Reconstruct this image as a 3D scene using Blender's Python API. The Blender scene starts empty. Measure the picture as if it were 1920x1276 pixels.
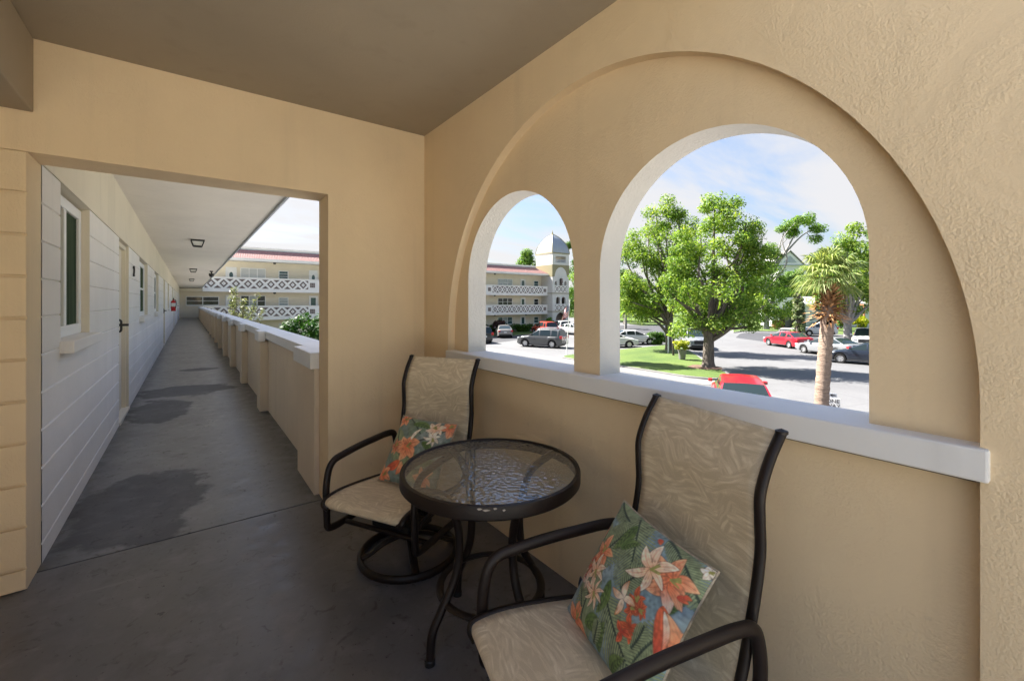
SKY, CLOUD, SUN, EXPO = 0.088, 2.35, 5.0, 2.13
import bpy, bmesh, math, random
import numpy as np
from mathutils import Vector, Matrix
from mathutils.geometry import tessellate_polygon

random.seed(7)
rng = np.random.default_rng(11)
SC = bpy.context.scene
COL = SC.collection
R = math.radians
PI = math.pi

# ------------------------------------------------------------------ view frame (used to place far things on the ground)
FWD = (0.599, 0.801)
RGT = (0.801, -0.599)
FPX = 812.0
EYE = 1.40
ZG = -2.75            # level of the parking lot


def at(u, v, z=ZG):
    """ground point seen at photo pixel (u, v), on the level z"""
    t = (z - EYE) / (567 - v)
    return (t * (FPX * FWD[0] + (u - 960) * RGT[0]), t * (FPX * FWD[1] + (u - 960) * RGT[1]))


def by_depth(u, d):
    """plan position on column u at d metres along the viewing direction"""
    l = (u - 960) / FPX * d
    return (d * FWD[0] + l * RGT[0], d * FWD[1] + l * RGT[1])


def zpix(v, d):
    return EYE + (567 - v) / FPX * d


# ------------------------------------------------------------------ object helpers
def tag(o, label=None, cat=None, group=None, kind=None):
    if label: o['label'] = label
    if cat: o['category'] = cat
    if group: o['group'] = group
    if kind: o['kind'] = kind
    return o


def thing(name, label, cat, loc=(0, 0, 0), rz=0.0, group=None):
    o = bpy.data.objects.new(name, None)
    o.empty_display_size = 0.2
    COL.objects.link(o)
    o.location = loc
    o.rotation_euler = (0, 0, rz)
    return tag(o, label, cat, group)


def copy_tree(o, parent=None):
    c = o.copy()
    COL.objects.link(c)
    if parent: c.parent = parent
    for ch in list(o.children):
        copy_tree(ch, c)
    return c


class MB:
    def __init__(s):
        s.v = []; s.f = []; s.m = []; s.uv = None

    def add(s, verts, faces, m=0):
        b = len(s.v)
        s.v.extend([tuple(p) for p in verts])
        for f in faces:
            s.f.append(tuple(b + i for i in f)); s.m.append(m)
        return s

    def box(s, x0, x1, y0, y1, z0, z1, m=0):
        v = [(x0, y0, z0), (x1, y0, z0), (x1, y1, z0), (x0, y1, z0), (x0, y0, z1), (x1, y0, z1), (x1, y1, z1), (x0, y1, z1)]
        return s.add(v, [(0, 3, 2, 1), (4, 5, 6, 7), (0, 1, 5, 4), (1, 2, 6, 5), (2, 3, 7, 6), (3, 0, 4, 7)], m)

    def quad(s, a, b, c, d, m=0):
        return s.add([a, b, c, d], [(0, 1, 2, 3)], m)

    def ngon(s, pts, m=0):
        return s.add(pts, [tuple(range(len(pts)))], m)

    def prism(s, poly, z0, z1, m=0, mtop=None):
        """poly: ccw list of (x,y)"""
        n = len(poly)
        tris = tessellate_polygon([[Vector((p[0], p[1], 0)) for p in poly]])
        v = [(p[0], p[1], z0) for p in poly] + [(p[0], p[1], z1) for p in poly]
        b = len(s.v); s.v.extend(v)
        for t in tris:
            a, b2, c = [Vector((poly[i][0], poly[i][1], 0)) for i in t]
            tt = t if (b2 - a).cross(c - a).z > 0 else (t[0], t[2], t[1])
            s.f.append(tuple(b + n + i for i in tt)); s.m.append(m if mtop is None else mtop)
            s.f.append(tuple(b + i for i in reversed(tt))); s.m.append(m)
        for i in range(n):
            j = (i + 1) % n
            s.f.append((b + i, b + j, b + n + j, b + n + i)); s.m.append(m)
        return s

    def tube(s, path, r, n=8, m=0, closed=False, cap=True, flat=1.0, up=(0, 0, 1)):
        """r: number or list; flat scales the section along the second frame axis"""
        P = [Vector(p) for p in path]
        k = len(P)
        rr = r if isinstance(r, (list, tuple)) else [r] * k
        b = len(s.v)
        prev = None
        for i in range(k):
            if closed: t = (P[(i + 1) % k] - P[(i - 1) % k])
            else: t = (P[min(i + 1, k - 1)] - P[max(i - 1, 0)])
            if t.length < 1e-9: t = Vector((0, 0, 1))
            t.normalize()
            if prev is None:
                ref = Vector(up)
                if abs(ref.dot(t)) > 0.95: ref = Vector((1, 0, 0))
                a = (ref - t * ref.dot(t)).normalized()
            else:
                a = (prev - t * prev.dot(t))
                a = a.normalized() if a.length > 1e-6 else Vector((1, 0, 0))
            prev = a
            c = t.cross(a)
            for j in range(n):
                q = 2 * PI * j / n
                s.v.append(tuple(P[i] + a * (math.cos(q) * rr[i]) + c * (math.sin(q) * rr[i] * flat)))
        rng_ = k if closed else k - 1
        for i in range(rng_):
            for j in range(n):
                i2 = (i + 1) % k; j2 = (j + 1) % n
                s.f.append((b + i * n + j, b + i * n + j2, b + i2 * n + j2, b + i2 * n + j)); s.m.append(m)
        if cap and not closed:
            s.f.append(tuple(b + j for j in reversed(range(n)))); s.m.append(m)
            s.f.append(tuple(b + (k - 1) * n + j for j in range(n))); s.m.append(m)
        return s

    def lathe(s, prof, n=24, c=(0, 0, 0), m=0, cap=False):
        """prof: list of (r, z)"""
        b = len(s.v); k = len(prof)
        for (r, z) in prof:
            for j in range(n):
                q = 2 * PI * j / n
                s.v.append((c[0] + r * math.cos(q), c[1] + r * math.sin(q), c[2] + z))
        for i in range(k - 1):
            for j in range(n):
                j2 = (j + 1) % n
                s.f.append((b + i * n + j, b + i * n + j2, b + (i + 1) * n + j2, b + (i + 1) * n + j)); s.m.append(m)
        if cap and prof[0][0] > 1e-5: s.f.append(tuple(b + j for j in reversed(range(n)))); s.m.append(m)
        if cap and prof[-1][0] > 1e-5: s.f.append(tuple(b + (k - 1) * n + j for j in range(n))); s.m.append(m)
        return s

    def xform(s, M, start=0):
        for i in range(start, len(s.v)):
            s.v[i] = tuple(M @ Vector(s.v[i]))
        return s

    def build(s, name, mats, parent=None, smooth=None, bevel=0.0, loc=None, rz=None, merge=False):
        me = bpy.data.meshes.new(name)
        me.from_pydata(s.v, [], s.f)
        if not isinstance(mats, (list, tuple)): mats = [mats]
        for m in mats: me.materials.append(m)
        if len(mats) > 1:
            me.polygons.foreach_set('material_index', s.m)
        if merge:
            bm = bmesh.new(); bm.from_mesh(me)
            bmesh.ops.remove_doubles(bm, verts=bm.verts, dist=1e-5)
            bmesh.ops.recalc_face_normals(bm, faces=bm.faces)
            bm.to_mesh(me); bm.free()
        me.update()
        if smooth is not None:
            me.polygons.foreach_set('use_smooth', [True] * len(me.polygons))
            if smooth < 180:
                me.set_sharp_from_angle(angle=R(smooth))
        o = bpy.data.objects.new(name, me)
        COL.objects.link(o)
        if parent: o.parent = parent
        if loc: o.location = loc
        if rz is not None: o.rotation_euler = (0, 0, rz)
        if bevel:
            md = o.modifiers.new('bevel', 'BEVEL'); md.width = bevel; md.segments = 2; md.limit_method = 'ANGLE'
            md.angle_limit = R(40)
        return o


def np_mesh(name, V, F, mat, parent=None, smooth=False):
    me = bpy.data.meshes.new(name)
    V = np.asarray(V, np.float32); F = np.asarray(F, np.int32)
    nf, k = F.shape
    me.vertices.add(len(V)); me.vertices.foreach_set('co', V.ravel())
    me.loops.add(nf * k); me.loops.foreach_set('vertex_index', F.ravel())
    me.polygons.add(nf)
    me.polygons.foreach_set('loop_start', np.arange(0, nf * k, k, dtype=np.int32))
    me.polygons.foreach_set('loop_total', np.full(nf, k, np.int32))
    if smooth: me.polygons.foreach_set('use_smooth', np.ones(nf, bool))
    me.update(calc_edges=True); me.validate()
    me.materials.append(mat)
    o = bpy.data.objects.new(name, me); COL.objects.link(o)
    if parent: o.parent = parent
    return o


def bez(pts, n=8, closed=False):
    """Catmull-Rom through points"""
    P = [Vector(p) for p in pts]
    out = []
    k = len(P)
    segs = k if closed else k - 1
    for i in range(segs):
        if closed:
            p0, p1, p2, p3 = P[(i - 1) % k], P[i], P[(i + 1) % k], P[(i + 2) % k]
        else:
            p0 = P[i - 1] if i > 0 else P[0] * 2 - P[1]
            p1, p2 = P[i], P[i + 1]
            p3 = P[i + 2] if i + 2 < k else P[k - 1] * 2 - P[k - 2]
        for j in range(n):
            t = j / n
            out.append(0.5 * ((2 * p1) + (-p0 + p2) * t + (2 * p0 - 5 * p1 + 4 * p2 - p3) * t * t + (-p0 + 3 * p1 - 3 * p2 + p3) * t ** 3))
    if not closed: out.append(P[-1])
    return out


def fillet(pts, r, n=5, closed=False):
    """polyline with its corners rounded by about r"""
    P = [Vector(p) for p in pts]
    k = len(P); out = []
    for i in range(k):
        if not closed and i in (0, k - 1):
            out.append(P[i]); continue
        a, b, c = P[(i - 1) % k], P[i], P[(i + 1) % k]
        d1 = (a - b); d2 = (c - b)
        rr = min(r, d1.length * 0.48, d2.length * 0.48)
        s = b + d1.normalized() * rr; e = b + d2.normalized() * rr
        for j in range(n + 1):
            t = j / n
            out.append(s * (1 - t) ** 2 + b * 2 * t * (1 - t) + e * t * t)
    return out


# ------------------------------------------------------------------ materials
class NT:
    def __init__(s, name):
        s.mat = bpy.data.materials.new(name); s.mat.use_nodes = True
        s.t = s.mat.node_tree; s.n = s.t.nodes; s.l = s.t.links
        s.b = s.n['Principled BSDF']; s.out = s.n['Material Output']

    def node(s, typ, **kw):
        n = s.n.new(typ)
        for k, v in kw.items():
            if k.startswith('i_'):
                key = k[2:].replace('_', ' ')
                n.inputs[key].default_value = v
            else: setattr(n, k, v)
        return n

    def link(s, a, b): s.l.new(a, b)

    def pos(s):
        return s.node('ShaderNodeNewGeometry').outputs['Position']

    def objc(s):
        return s.node('ShaderNodeTexCoord').outputs['Object']

    def noise(s, vec, scale, detail=4, rough=0.55, dist=0.0):
        n = s.node('ShaderNodeTexNoise')
        n.inputs['Scale'].default_value = scale; n.inputs['Detail'].default_value = detail
        n.inputs['Roughness'].default_value = rough; n.inputs['Distortion'].default_value = dist
        if vec is not None: s.link(vec, n.inputs['Vector'])
        return n

    def scalev(s, vec, sc):
        m = s.node('ShaderNodeMapping'); m.inputs['Scale'].default_value = sc
        s.link(vec, m.inputs['Vector']); return m.outputs['Vector']

    def ramp(s, fac, stops, interp='LINEAR'):
        r = s.node('ShaderNodeValToRGB'); r.color_ramp.interpolation = interp
        e = r.color_ramp.elements
        e[0].position = stops[0][0]; e[0].color = (*stops[0][1], 1)
        e[1].position = stops[-1][0]; e[1].color = (*stops[-1][1], 1)
        for p, c in stops[1:-1]:
            x = e.new(p); x.color = (*c, 1)
        s.link(fac, r.inputs['Fac']); return r.outputs['Color']

    def mix(s, fac, a, b, mode='MIX'):
        m = s.node('ShaderNodeMix', data_type='RGBA', blend_type=mode)
        if isinstance(fac, (int, float)): m.inputs[0].default_value = fac
        else: s.link(fac, m.inputs[0])
        for i, x in ((6, a), (7, b)):
            if isinstance(x, tuple): m.inputs[i].default_value = (*x, 1)
            else: s.link(x, m.inputs[i])
        return m.outputs[2]

    def bump(s, h, strength=0.3, dist=0.01):
        b = s.node('ShaderNodeBump'); b.inputs['Strength'].default_value = strength; b.inputs['Distance'].default_value = dist
        s.link(h, b.inputs['Height']); s.link(b.outputs['Normal'], s.b.inputs['Normal']); return b


def g(c): return (c, c, c)


def simple(name, col, rough=0.6, var=0.12, vscale=3.0, bump=0.0, bscale=60, metal=0.0, spec=None, coat=0.0, obj=False):
    t = NT(name)
    vec = t.objc() if obj else t.pos()
    if var:
        n = t.noise(vec, vscale, 5)
        lo = tuple(max(0, c * (1 - var)) for c in col); hi = tuple(min(1, c * (1 + var)) for c in col)
        t.link(t.ramp(n.outputs['Fac'], [(0.3, lo), (0.7, hi)]), t.b.inputs['Base Color'])
    else:
        t.b.inputs['Base Color'].default_value = (*col, 1)
    t.b.inputs['Roughness'].default_value = rough
    t.b.inputs['Metallic'].default_value = metal
    if spec is not None: t.b.inputs['Specular IOR Level'].default_value = spec
    if coat:
        t.b.inputs['Coat Weight'].default_value = coat; t.b.inputs['Coat Roughness'].default_value = 0.04
    if bump:
        nb = t.noise(vec, bscale, 3)
        t.bump(nb.outputs['Fac'], bump, 0.006)
    return t.mat


def stucco(name, col, strength=0.35, scale=45, var=0.06):
    t = NT(name)
    p = t.pos()
    n = t.noise(p, 1.1, 5)
    lo = tuple(c * (1 - var) for c in col); hi = tuple(min(1, c * (1 + var)) for c in col)
    base = t.ramp(n.outputs['Fac'], [(0.3, lo), (0.7, hi)])
    sp = t.noise(p, 23, 2)
    spots = t.ramp(sp.outputs['Fac'], [(0.72, g(0.0)), (0.80, g(0.35))])
    base = t.mix(spots, base, tuple(c * 0.72 for c in col))
    drip = t.noise(t.scalev(p, (7, 7, 0.35)), 1.0, 4, 0.6)
    base = t.mix(t.ramp(drip.outputs['Fac'], [(0.55, g(0)), (0.75, g(0.30))]), base, tuple(c * 0.78 for c in col))
    patch = t.noise(p, 0.55, 3, 0.5, 1.0)
    base = t.mix(t.ramp(patch.outputs['Fac'], [(0.52, g(0)), (0.55, g(0.16))]), base, tuple(min(1, c * 1.1) for c in col))
    t.link(base, t.b.inputs['Base Color'])
    t.b.inputs['Roughness'].default_value = 0.72
    t.b.inputs['Specular IOR Level'].default_value = 0.35
    a = t.noise(p, scale, 4, 0.6, 0.1)
    b = t.noise(p, scale * 2.1, 2)
    m = t.node('ShaderNodeMath', operation='ADD'); t.link(a.outputs['Fac'], m.inputs[0]); t.link(b.outputs['Fac'], m.inputs[1])
    tr = t.noise(p, 2.1, 4, 0.6, 0.8)      # trowel work: rough here, smoothed there
    k = t.node('ShaderNodeMapRange'); k.inputs[1].default_value = 0.40; k.inputs[2].default_value = 0.66; k.inputs[3].default_value = 0.12; k.inputs[4].default_value = 1.0
    t.link(tr.outputs['Fac'], k.inputs[0])
    m2 = t.node('ShaderNodeMath', operation='MULTIPLY'); t.link(m.outputs[0], m2.inputs[0]); t.link(k.outputs[0], m2.inputs[1])
    m3 = t.node('ShaderNodeMath', operation='MULTIPLY_ADD'); t.link(t.noise(p, 5.0, 3, 0.5).outputs['Fac'], m3.inputs[0]); m3.inputs[1].default_value = 0.5; t.link(m2.outputs[0], m3.inputs[2])
    t.bump(m3.outputs[0], strength, 0.012)
    return t.mat


M = {}
M['tan'] = stucco('tan_stucco', (0.81, 0.64, 0.415), 0.33, 75)
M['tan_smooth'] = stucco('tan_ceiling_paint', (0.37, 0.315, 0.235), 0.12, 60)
M['reveal'] = stucco('pale_reveal_paint', (0.64, 0.60, 0.54), 0.4, 40)
M['sill'] = stucco('white_sill_paint', (0.80, 0.79, 0.77), 0.15, 50, 0.04)
M['block'] = stucco('white_block_paint', (0.80, 0.77, 0.73), 0.22, 70, 0.05)
M['cream'] = stucco('cream_plaster', (0.74, 0.675, 0.545), 0.15, 50, 0.05)
M['soffit'] = stucco('soffit_paint', (0.74, 0.69, 0.61), 0.12, 60, 0.05)
M['parapet'] = stucco('parapet_paint', (0.74, 0.62, 0.47), 0.2, 50, 0.06)
M['white'] = simple('white_paint', (0.8, 0.8, 0.79), 0.45, 0.04)
M['white_plastic'] = simple('white_vinyl', (0.82, 0.83, 0.84), 0.3, 0.0)
M['bounce_court'] = simple('pale_bounce_paving', (0.30, 0.295, 0.285), 0.85, 0.1, 0.8)
M['reflector'] = simple('white_reflector_paint', (0.72, 0.69, 0.63), 0.8, 0.05)
M['brown_metal'] = simple('dark_brown_metal', (0.013, 0.0075, 0.006), 0.45, 0.2, 8, 0.05, 120, spec=0.35)
M['black'] = simple('black_plastic', (0.012, 0.012, 0.012), 0.4, 0.0)
M['black_metal'] = simple('black_iron', (0.02, 0.019, 0.018), 0.45, 0.0)
M['lens'] = simple('frosted_lens', (0.75, 0.74, 0.70), 0.35, 0.0)
M['red_paint'] = simple('extinguisher_red', (0.5, 0.015, 0.02), 0.25, 0.0)
M['glass_dark'] = simple('dark_window_glass', (0.02, 0.025, 0.025), 0.06, 0.0)
M['shade_white'] = simple('window_shade', (0.55, 0.56, 0.55), 0.3, 0.03)


def glass_curtain():
    t = NT('window_glass_over_curtain')
    p = t.pos()
    n = t.noise(t.scalev(p, (1, 14, 0.6)), 1.2, 4, 0.6, 0.6)
    t.link(t.ramp(n.outputs['Fac'], [(0.35, (0.03, 0.045, 0.03)), (0.65, (0.10, 0.13, 0.085))]), t.b.inputs['Base Color'])
    t.b.inputs['Roughness'].default_value = 0.35
    t.b.inputs['Specular IOR Level'].default_value = 0.0
    return t.mat


M['glass'] = glass_curtain()


def floor_mat():
    t = NT('worn_painted_concrete')
    p = t.pos()
    xyz = t.node('ShaderNodeSeparateXYZ'); t.link(p, xyz.inputs[0])
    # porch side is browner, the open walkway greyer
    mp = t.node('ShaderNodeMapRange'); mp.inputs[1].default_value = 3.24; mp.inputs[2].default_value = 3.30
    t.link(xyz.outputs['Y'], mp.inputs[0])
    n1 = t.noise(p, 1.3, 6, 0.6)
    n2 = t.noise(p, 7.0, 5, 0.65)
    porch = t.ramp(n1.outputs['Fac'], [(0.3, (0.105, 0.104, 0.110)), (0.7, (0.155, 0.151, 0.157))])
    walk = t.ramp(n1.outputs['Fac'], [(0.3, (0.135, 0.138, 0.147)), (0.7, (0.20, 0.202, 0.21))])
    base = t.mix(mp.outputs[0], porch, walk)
    # long damp stains on the walkway, edges of their own
    wv = t.noise(p, 2.6, 5, 0.6)
    stain = None
    for (cx, cy, rx, ry) in ((-0.27, 3.98, 0.40, 0.66), (-0.30, 7.3, 0.34, 0.75), (0.0, 8.6, 0.62, 0.50), (0.15, 11.2, 0.34, 0.22)):
        m1 = t.node('ShaderNodeVectorMath', operation='SUBTRACT'); m1.inputs[1].default_value = (cx, cy, 0); t.link(p, m1.inputs[0])
        m2 = t.node('ShaderNodeVectorMath', operation='MULTIPLY'); m2.inputs[1].default_value = (1 / rx, 1 / ry, 0); t.link(m1.outputs[0], m2.inputs[0])
        m3 = t.node('ShaderNodeVectorMath', operation='LENGTH'); t.link(m2.outputs[0], m3.inputs[0])
        m4 = t.node('ShaderNodeMath', operation='MULTIPLY_ADD'); m4.inputs[1].default_value = 1.5; t.link(wv.outputs['Fac'], m4.inputs[0]); t.link(m3.outputs['Value'], m4.inputs[2])
        m5 = t.node('ShaderNodeMapRange'); m5.inputs[1].default_value = 1.80; m5.inputs[2].default_value = 1.66; m5.inputs[3].default_value = 0.0; m5.inputs[4].default_value = 1.0
        t.link(m4.outputs[0], m5.inputs[0])
        if stain is None: stain = m5.outputs[0]
        else:
            mm = t.node('ShaderNodeMath', operation='MAXIMUM'); t.link(stain, mm.inputs[0]); t.link(m5.outputs[0], mm.inputs[1]); stain = mm.outputs[0]
    sm = t.node('ShaderNodeMath', operation='MULTIPLY'); t.link(stain, sm.inputs[0]); t.link(mp.outputs[0], sm.inputs[1])
    base = t.mix(sm.outputs[0], base, t.mix(1.0, base, (0.60, 0.60, 0.62), 'MULTIPLY'))
    # pale worn film and dark scuffs
    wear = t.ramp(n2.outputs['Fac'], [(0.50, g(0)), (0.68, g(0.75))])
    base = t.mix(wear, base, t.mix(1.0, base, (1.45, 1.43, 1.42), 'MULTIPLY'))
    sc = t.noise(p, 15, 3, 0.6, 1.2)
    scuff = t.ramp(sc.outputs['Fac'], [(0.60, g(0)), (0.70, g(0.65))])
    base = t.mix(scuff, base, (0.045, 0.038, 0.038))
    lin = t.noise(t.scalev(p, (2.2, 26, 1)), 1.0, 4, 0.65, 1.5)
    base = t.mix(t.ramp(lin.outputs['Fac'], [(0.66, g(0)), (0.70, g(0.45))]), base, (0.21, 0.205, 0.205))
    grime = t.noise(p, 3.1, 5, 0.7, 0.5)
    base = t.mix(t.ramp(grime.outputs['Fac'], [(0.55, g(0)), (0.75, g(0.55))]), base, (0.05, 0.043, 0.042))
    # dirt gathered along the foot of the walls, ragged
    ed = t.noise(p, 9.0, 4, 0.7)
    for a_, b_ in ((0.70, 0.83), (-0.56, -0.66)):
        mr = t.node('ShaderNodeMapRange'); mr.inputs[1].default_value = a_ - (b_ - a_) * 1.2; mr.inputs[2].default_value = b_; t.link(xyz.outputs['X'], mr.inputs[0])
        m_ = t.node('ShaderNodeMath', operation='MULTIPLY'); t.link(mr.outputs[0], m_.inputs[0]); t.link(t.ramp(ed.outputs['Fac'], [(0.3, g(0.1)), (0.65, g(1.0))]), m_.inputs[1])
        m2_ = t.node('ShaderNodeMath', operation='MULTIPLY'); t.link(m_.outputs[0], m2_.inputs[0]); t.link(mp.outputs[0], m2_.inputs[1])
        base = t.mix(m2_.outputs[0], base, (0.045, 0.04, 0.035))
    ck = t.node('ShaderNodeTexVoronoi', feature='DISTANCE_TO_EDGE'); ck.inputs['Scale'].default_value = 0.7
    t.link(t.mix(0.25, p, t.noise(p, 2.5, 5).outputs['Color'], 'ADD'), ck.inputs['Vector'])
    sp = t.noise(p, 55, 1)
    base = t.mix(t.ramp(sp.outputs['Fac'], [(0.745, g(0)), (0.765, g(0.8))]), base, (0.02, 0.018, 0.018))
    t.link(base, t.b.inputs['Base Color'])
    rr = t.ramp(n2.outputs['Fac'], [(0.3, g(0.27)), (0.7, g(0.50))])
    rr = t.mix(sm.outputs[0], rr, g(0.62))
    t.link(rr, t.b.inputs['Roughness'])
    t.bump(n2.outputs['Fac'], 0.10, 0.01)
    return t.mat


M['floor'] = floor_mat()


def sling_mat():
    t = NT('feather_weave_sling')
    uv = t.node('ShaderNodeTexCoord').outputs['UV']
    wob = t.noise(uv, 4.0, 2, 0.5)
    uvw = t.mix(0.10, uv, wob.outputs['Color'], 'ADD')
    lay = None
    for i, (ang, sc, off) in enumerate(((0.35, (88, 13, 1), 0.0), (-0.75, (80, 12, 1), 3.1), (1.25, (86, 13, 1), 7.7), (-1.5, (78, 12, 1), 5.3))):
        mp = t.node('ShaderNodeMapping', vector_type='TEXTURE'); mp.inputs['Rotation'].default_value = (0, 0, ang); mp.inputs['Scale'].default_value = (1 / sc[0], 1 / sc[1], 1); mp.inputs['Location'].default_value = (off, off, off)
        t.link(uvw, mp.inputs['Vector'])
        st = t.noise(mp.outputs['Vector'], 1.0, 2, 0.5, 0.55)
        band = t.ramp(st.outputs['Fac'], [(0.44, g(0.0)), (0.52, g(0.42)), (0.58, g(0.55)), (0.64, g(1.0))])
        if lay is None: lay = band
        else:
            ms = t.noise(uv, 8.0, 2, 0.5); mm = t.node('ShaderNodeMapping'); mm.inputs['Location'].default_value = (i * 3.7, i * 1.9, i * 2.3)
            t.link(uv, mm.inputs['Vector']); t.link(mm.outputs['Vector'], ms.inputs['Vector'])
            lay = t.mix(t.ramp(ms.outputs['Fac'], [(0.48, g(0)), (0.52, g(1))]), lay, band)
    fine = t.noise(uv, 420, 1)
    c = t.ramp(lay, [(0.0, (0.62, 0.51, 0.345)), (0.42, (0.70, 0.585, 0.405)), (0.6, (0.72, 0.605, 0.425)), (1.0, (0.81, 0.70, 0.515))])
    c = t.mix(0.3, c, t.ramp(fine.outputs['Fac'], [(0.35, g(0.6)), (0.65, g(1.0))]), 'MULTIPLY')
    t.link(c, t.b.inputs['Base Color'])
    t.b.inputs['Roughness'].default_value = 0.6
    t.b.inputs['Sheen Weight'].default_value = 0.15
    t.bump(fine.outputs['Fac'], 0.2, 0.002)
    return t.mat


M['sling'] = sling_mat()


def table_glass():
    t = NT('hammered_table_glass')
    p = t.objc()
    vo = t.node('ShaderNodeTexVoronoi', feature='F1'); vo.inputs['Scale'].default_value = 48
    t.link(p, vo.inputs['Vector'])
    n = t.noise(p, 38, 2, 0.5, 0.5)
    m = t.node('ShaderNodeMath', operation='ADD'); t.link(vo.outputs['Distance'], m.inputs[0]); t.link(n.outputs['Fac'], m.inputs[1])
    bp = t.node('ShaderNodeBump'); bp.inputs['Strength'].default_value = 0.32; bp.inputs['Distance'].default_value = 0.010
    t.link(m.outputs[0], bp.inputs['Height'])
    gl = t.node('ShaderNodeBsdfGlossy'); gl.inputs['Roughness'].default_value = 0.10; gl.inputs['Color'].default_value = (0.95, 0.97, 1, 1)
    t.link(bp.outputs['Normal'], gl.inputs['Normal'])
    tp = t.node('ShaderNodeBsdfTransparent'); tp.inputs['Color'].default_value = (0.70, 0.73, 0.72, 1)
    df = t.node('ShaderNodeBsdfDiffuse'); df.inputs['Color'].default_value = (0.42, 0.43, 0.42, 1); t.link(bp.outputs['Normal'], df.inputs['Normal'])
    mx0 = t.node('ShaderNodeMixShader'); mx0.inputs[0].default_value = 0.14
    t.link(tp.outputs[0], mx0.inputs[1]); t.link(df.outputs[0], mx0.inputs[2])
    fr = t.node('ShaderNodeFresnel'); fr.inputs['IOR'].default_value = 2.0; t.link(bp.outputs['Normal'], fr.inputs['Normal'])
    mx = t.node('ShaderNodeMixShader'); t.link(fr.outputs[0], mx.inputs[0]); t.link(mx0.outputs[0], mx.inputs[1]); t.link(gl.outputs[0], mx.inputs[2])
    t.link(mx.outputs[0], t.out.inputs['Surface'])
    return t.mat


M['table_glass'] = table_glass()


def leaf_mat(name, cols, trans=0.45, rough=0.5):
    t = NT(name)
    gm = t.node('ShaderNodeNewGeometry')
    k = len(cols)
    c = t.ramp(gm.outputs['Random Per Island'], [(i / (k - 1), cols[i]) for i in range(k)])
    big = t.noise(gm.outputs['Position'], 0.55, 2)
    c = t.mix(t.ramp(big.outputs['Fac'], [(0.38, g(0)), (0.62, g(0.5))]), c, t.mix(1.0, c, (1.45, 1.25, 0.8), 'MULTIPLY'))
    t.link(c, t.b.inputs['Base Color'])
    t.b.inputs['Roughness'].default_value = rough
    t.b.inputs['Specular IOR Level'].default_value = 0.35
    tl = t.node('ShaderNodeBsdfTranslucent')
    t.link(t.mix(1.0, c, (1.25, 1.25, 0.6), 'MULTIPLY'), tl.inputs['Color'])
    mx = t.node('ShaderNodeMixShader'); mx.inputs[0].default_value = trans
    t.link(t.b.outputs[0], mx.inputs[1]); t.link(tl.outputs[0], mx.inputs[2])
    t.link(mx.outputs[0], t.out.inputs['Surface'])
    return t.mat


M['leaf_oak'] = leaf_mat('bright_green_leaves', [(0.055, 0.13, 0.022), (0.12, 0.225, 0.034), (0.20, 0.315, 0.05), (0.30, 0.39, 0.09)], 0.5)
M['leaf_dark'] = leaf_mat('deep_green_leaves', [(0.026, 0.07, 0.011), (0.052, 0.125, 0.016), (0.09, 0.175, 0.02)], 0.4)
M['leaf_mid'] = leaf_mat('mid_green_leaves', [(0.055, 0.13, 0.02), (0.11, 0.22, 0.035), (0.18, 0.29, 0.05)], 0.45)
M['leaf_hedge'] = leaf_mat('glossy_shrub_leaves', [(0.010, 0.038, 0.006), (0.022, 0.075, 0.008), (0.04, 0.12, 0.012)], 0.25, 0.6)
M['leaf_olive'] = leaf_mat('grey_green_leaves', [(0.06, 0.09, 0.04), (0.13, 0.16, 0.08), (0.26, 0.28, 0.16)], 0.3)
M['leaf_yellow'] = leaf_mat('yellow_green_leaves', [(0.16, 0.22, 0.01), (0.30, 0.34, 0.015), (0.42, 0.42, 0.03)], 0.4)
M['leaf_purple'] = leaf_mat('maroon_leaves', [(0.05, 0.015, 0.02), (0.09, 0.03, 0.03), (0.05, 0.06, 0.03)], 0.3)
M['leaf_rust'] = leaf_mat('russet_leaves', [(0.22, 0.10, 0.05), (0.33, 0.17, 0.09), (0.20, 0.14, 0.06)], 0.3)
M['leaf_vine'] = leaf_mat('vine_leaves', [(0.05, 0.09, 0.03), (0.12, 0.17, 0.06), (0.30, 0.32, 0.18)], 0.3)
M['palm_leaf'] = leaf_mat('fan_palm_blades', [(0.10, 0.17, 0.05), (0.20, 0.27, 0.09), (0.34, 0.38, 0.17)], 0.35)
M['palm_boot'] = leaf_mat('dry_palm_boots', [(0.16, 0.07, 0.03), (0.33, 0.17, 0.08), (0.52, 0.33, 0.19)], 0.1, 0.7)


def bark(name, a, b, sc=(6, 6, 1.2)):
    t = NT(name)
    p = t.objc()
    n = t.noise(t.scalev(p, sc), 2.2, 6, 0.65, 0.5)
    t.link(t.ramp(n.outputs['Fac'], [(0.3, a), (0.7, b)]), t.b.inputs['Base Color'])
    t.b.inputs['Roughness'].default_value = 0.9
    t.bump(n.outputs['Fac'], 0.8, 0.05)
    return t.mat


M['bark'] = bark('grey_brown_bark', (0.055, 0.045, 0.038), (0.20, 0.165, 0.135))
M['bark_pale'] = bark('pale_bark', (0.16, 0.15, 0.14), (0.36, 0.34, 0.32))
M['palm_bark'] = bark('palm_trunk_bark', (0.17, 0.115, 0.085), (0.36, 0.265, 0.20), (2, 2, 11))


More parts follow.
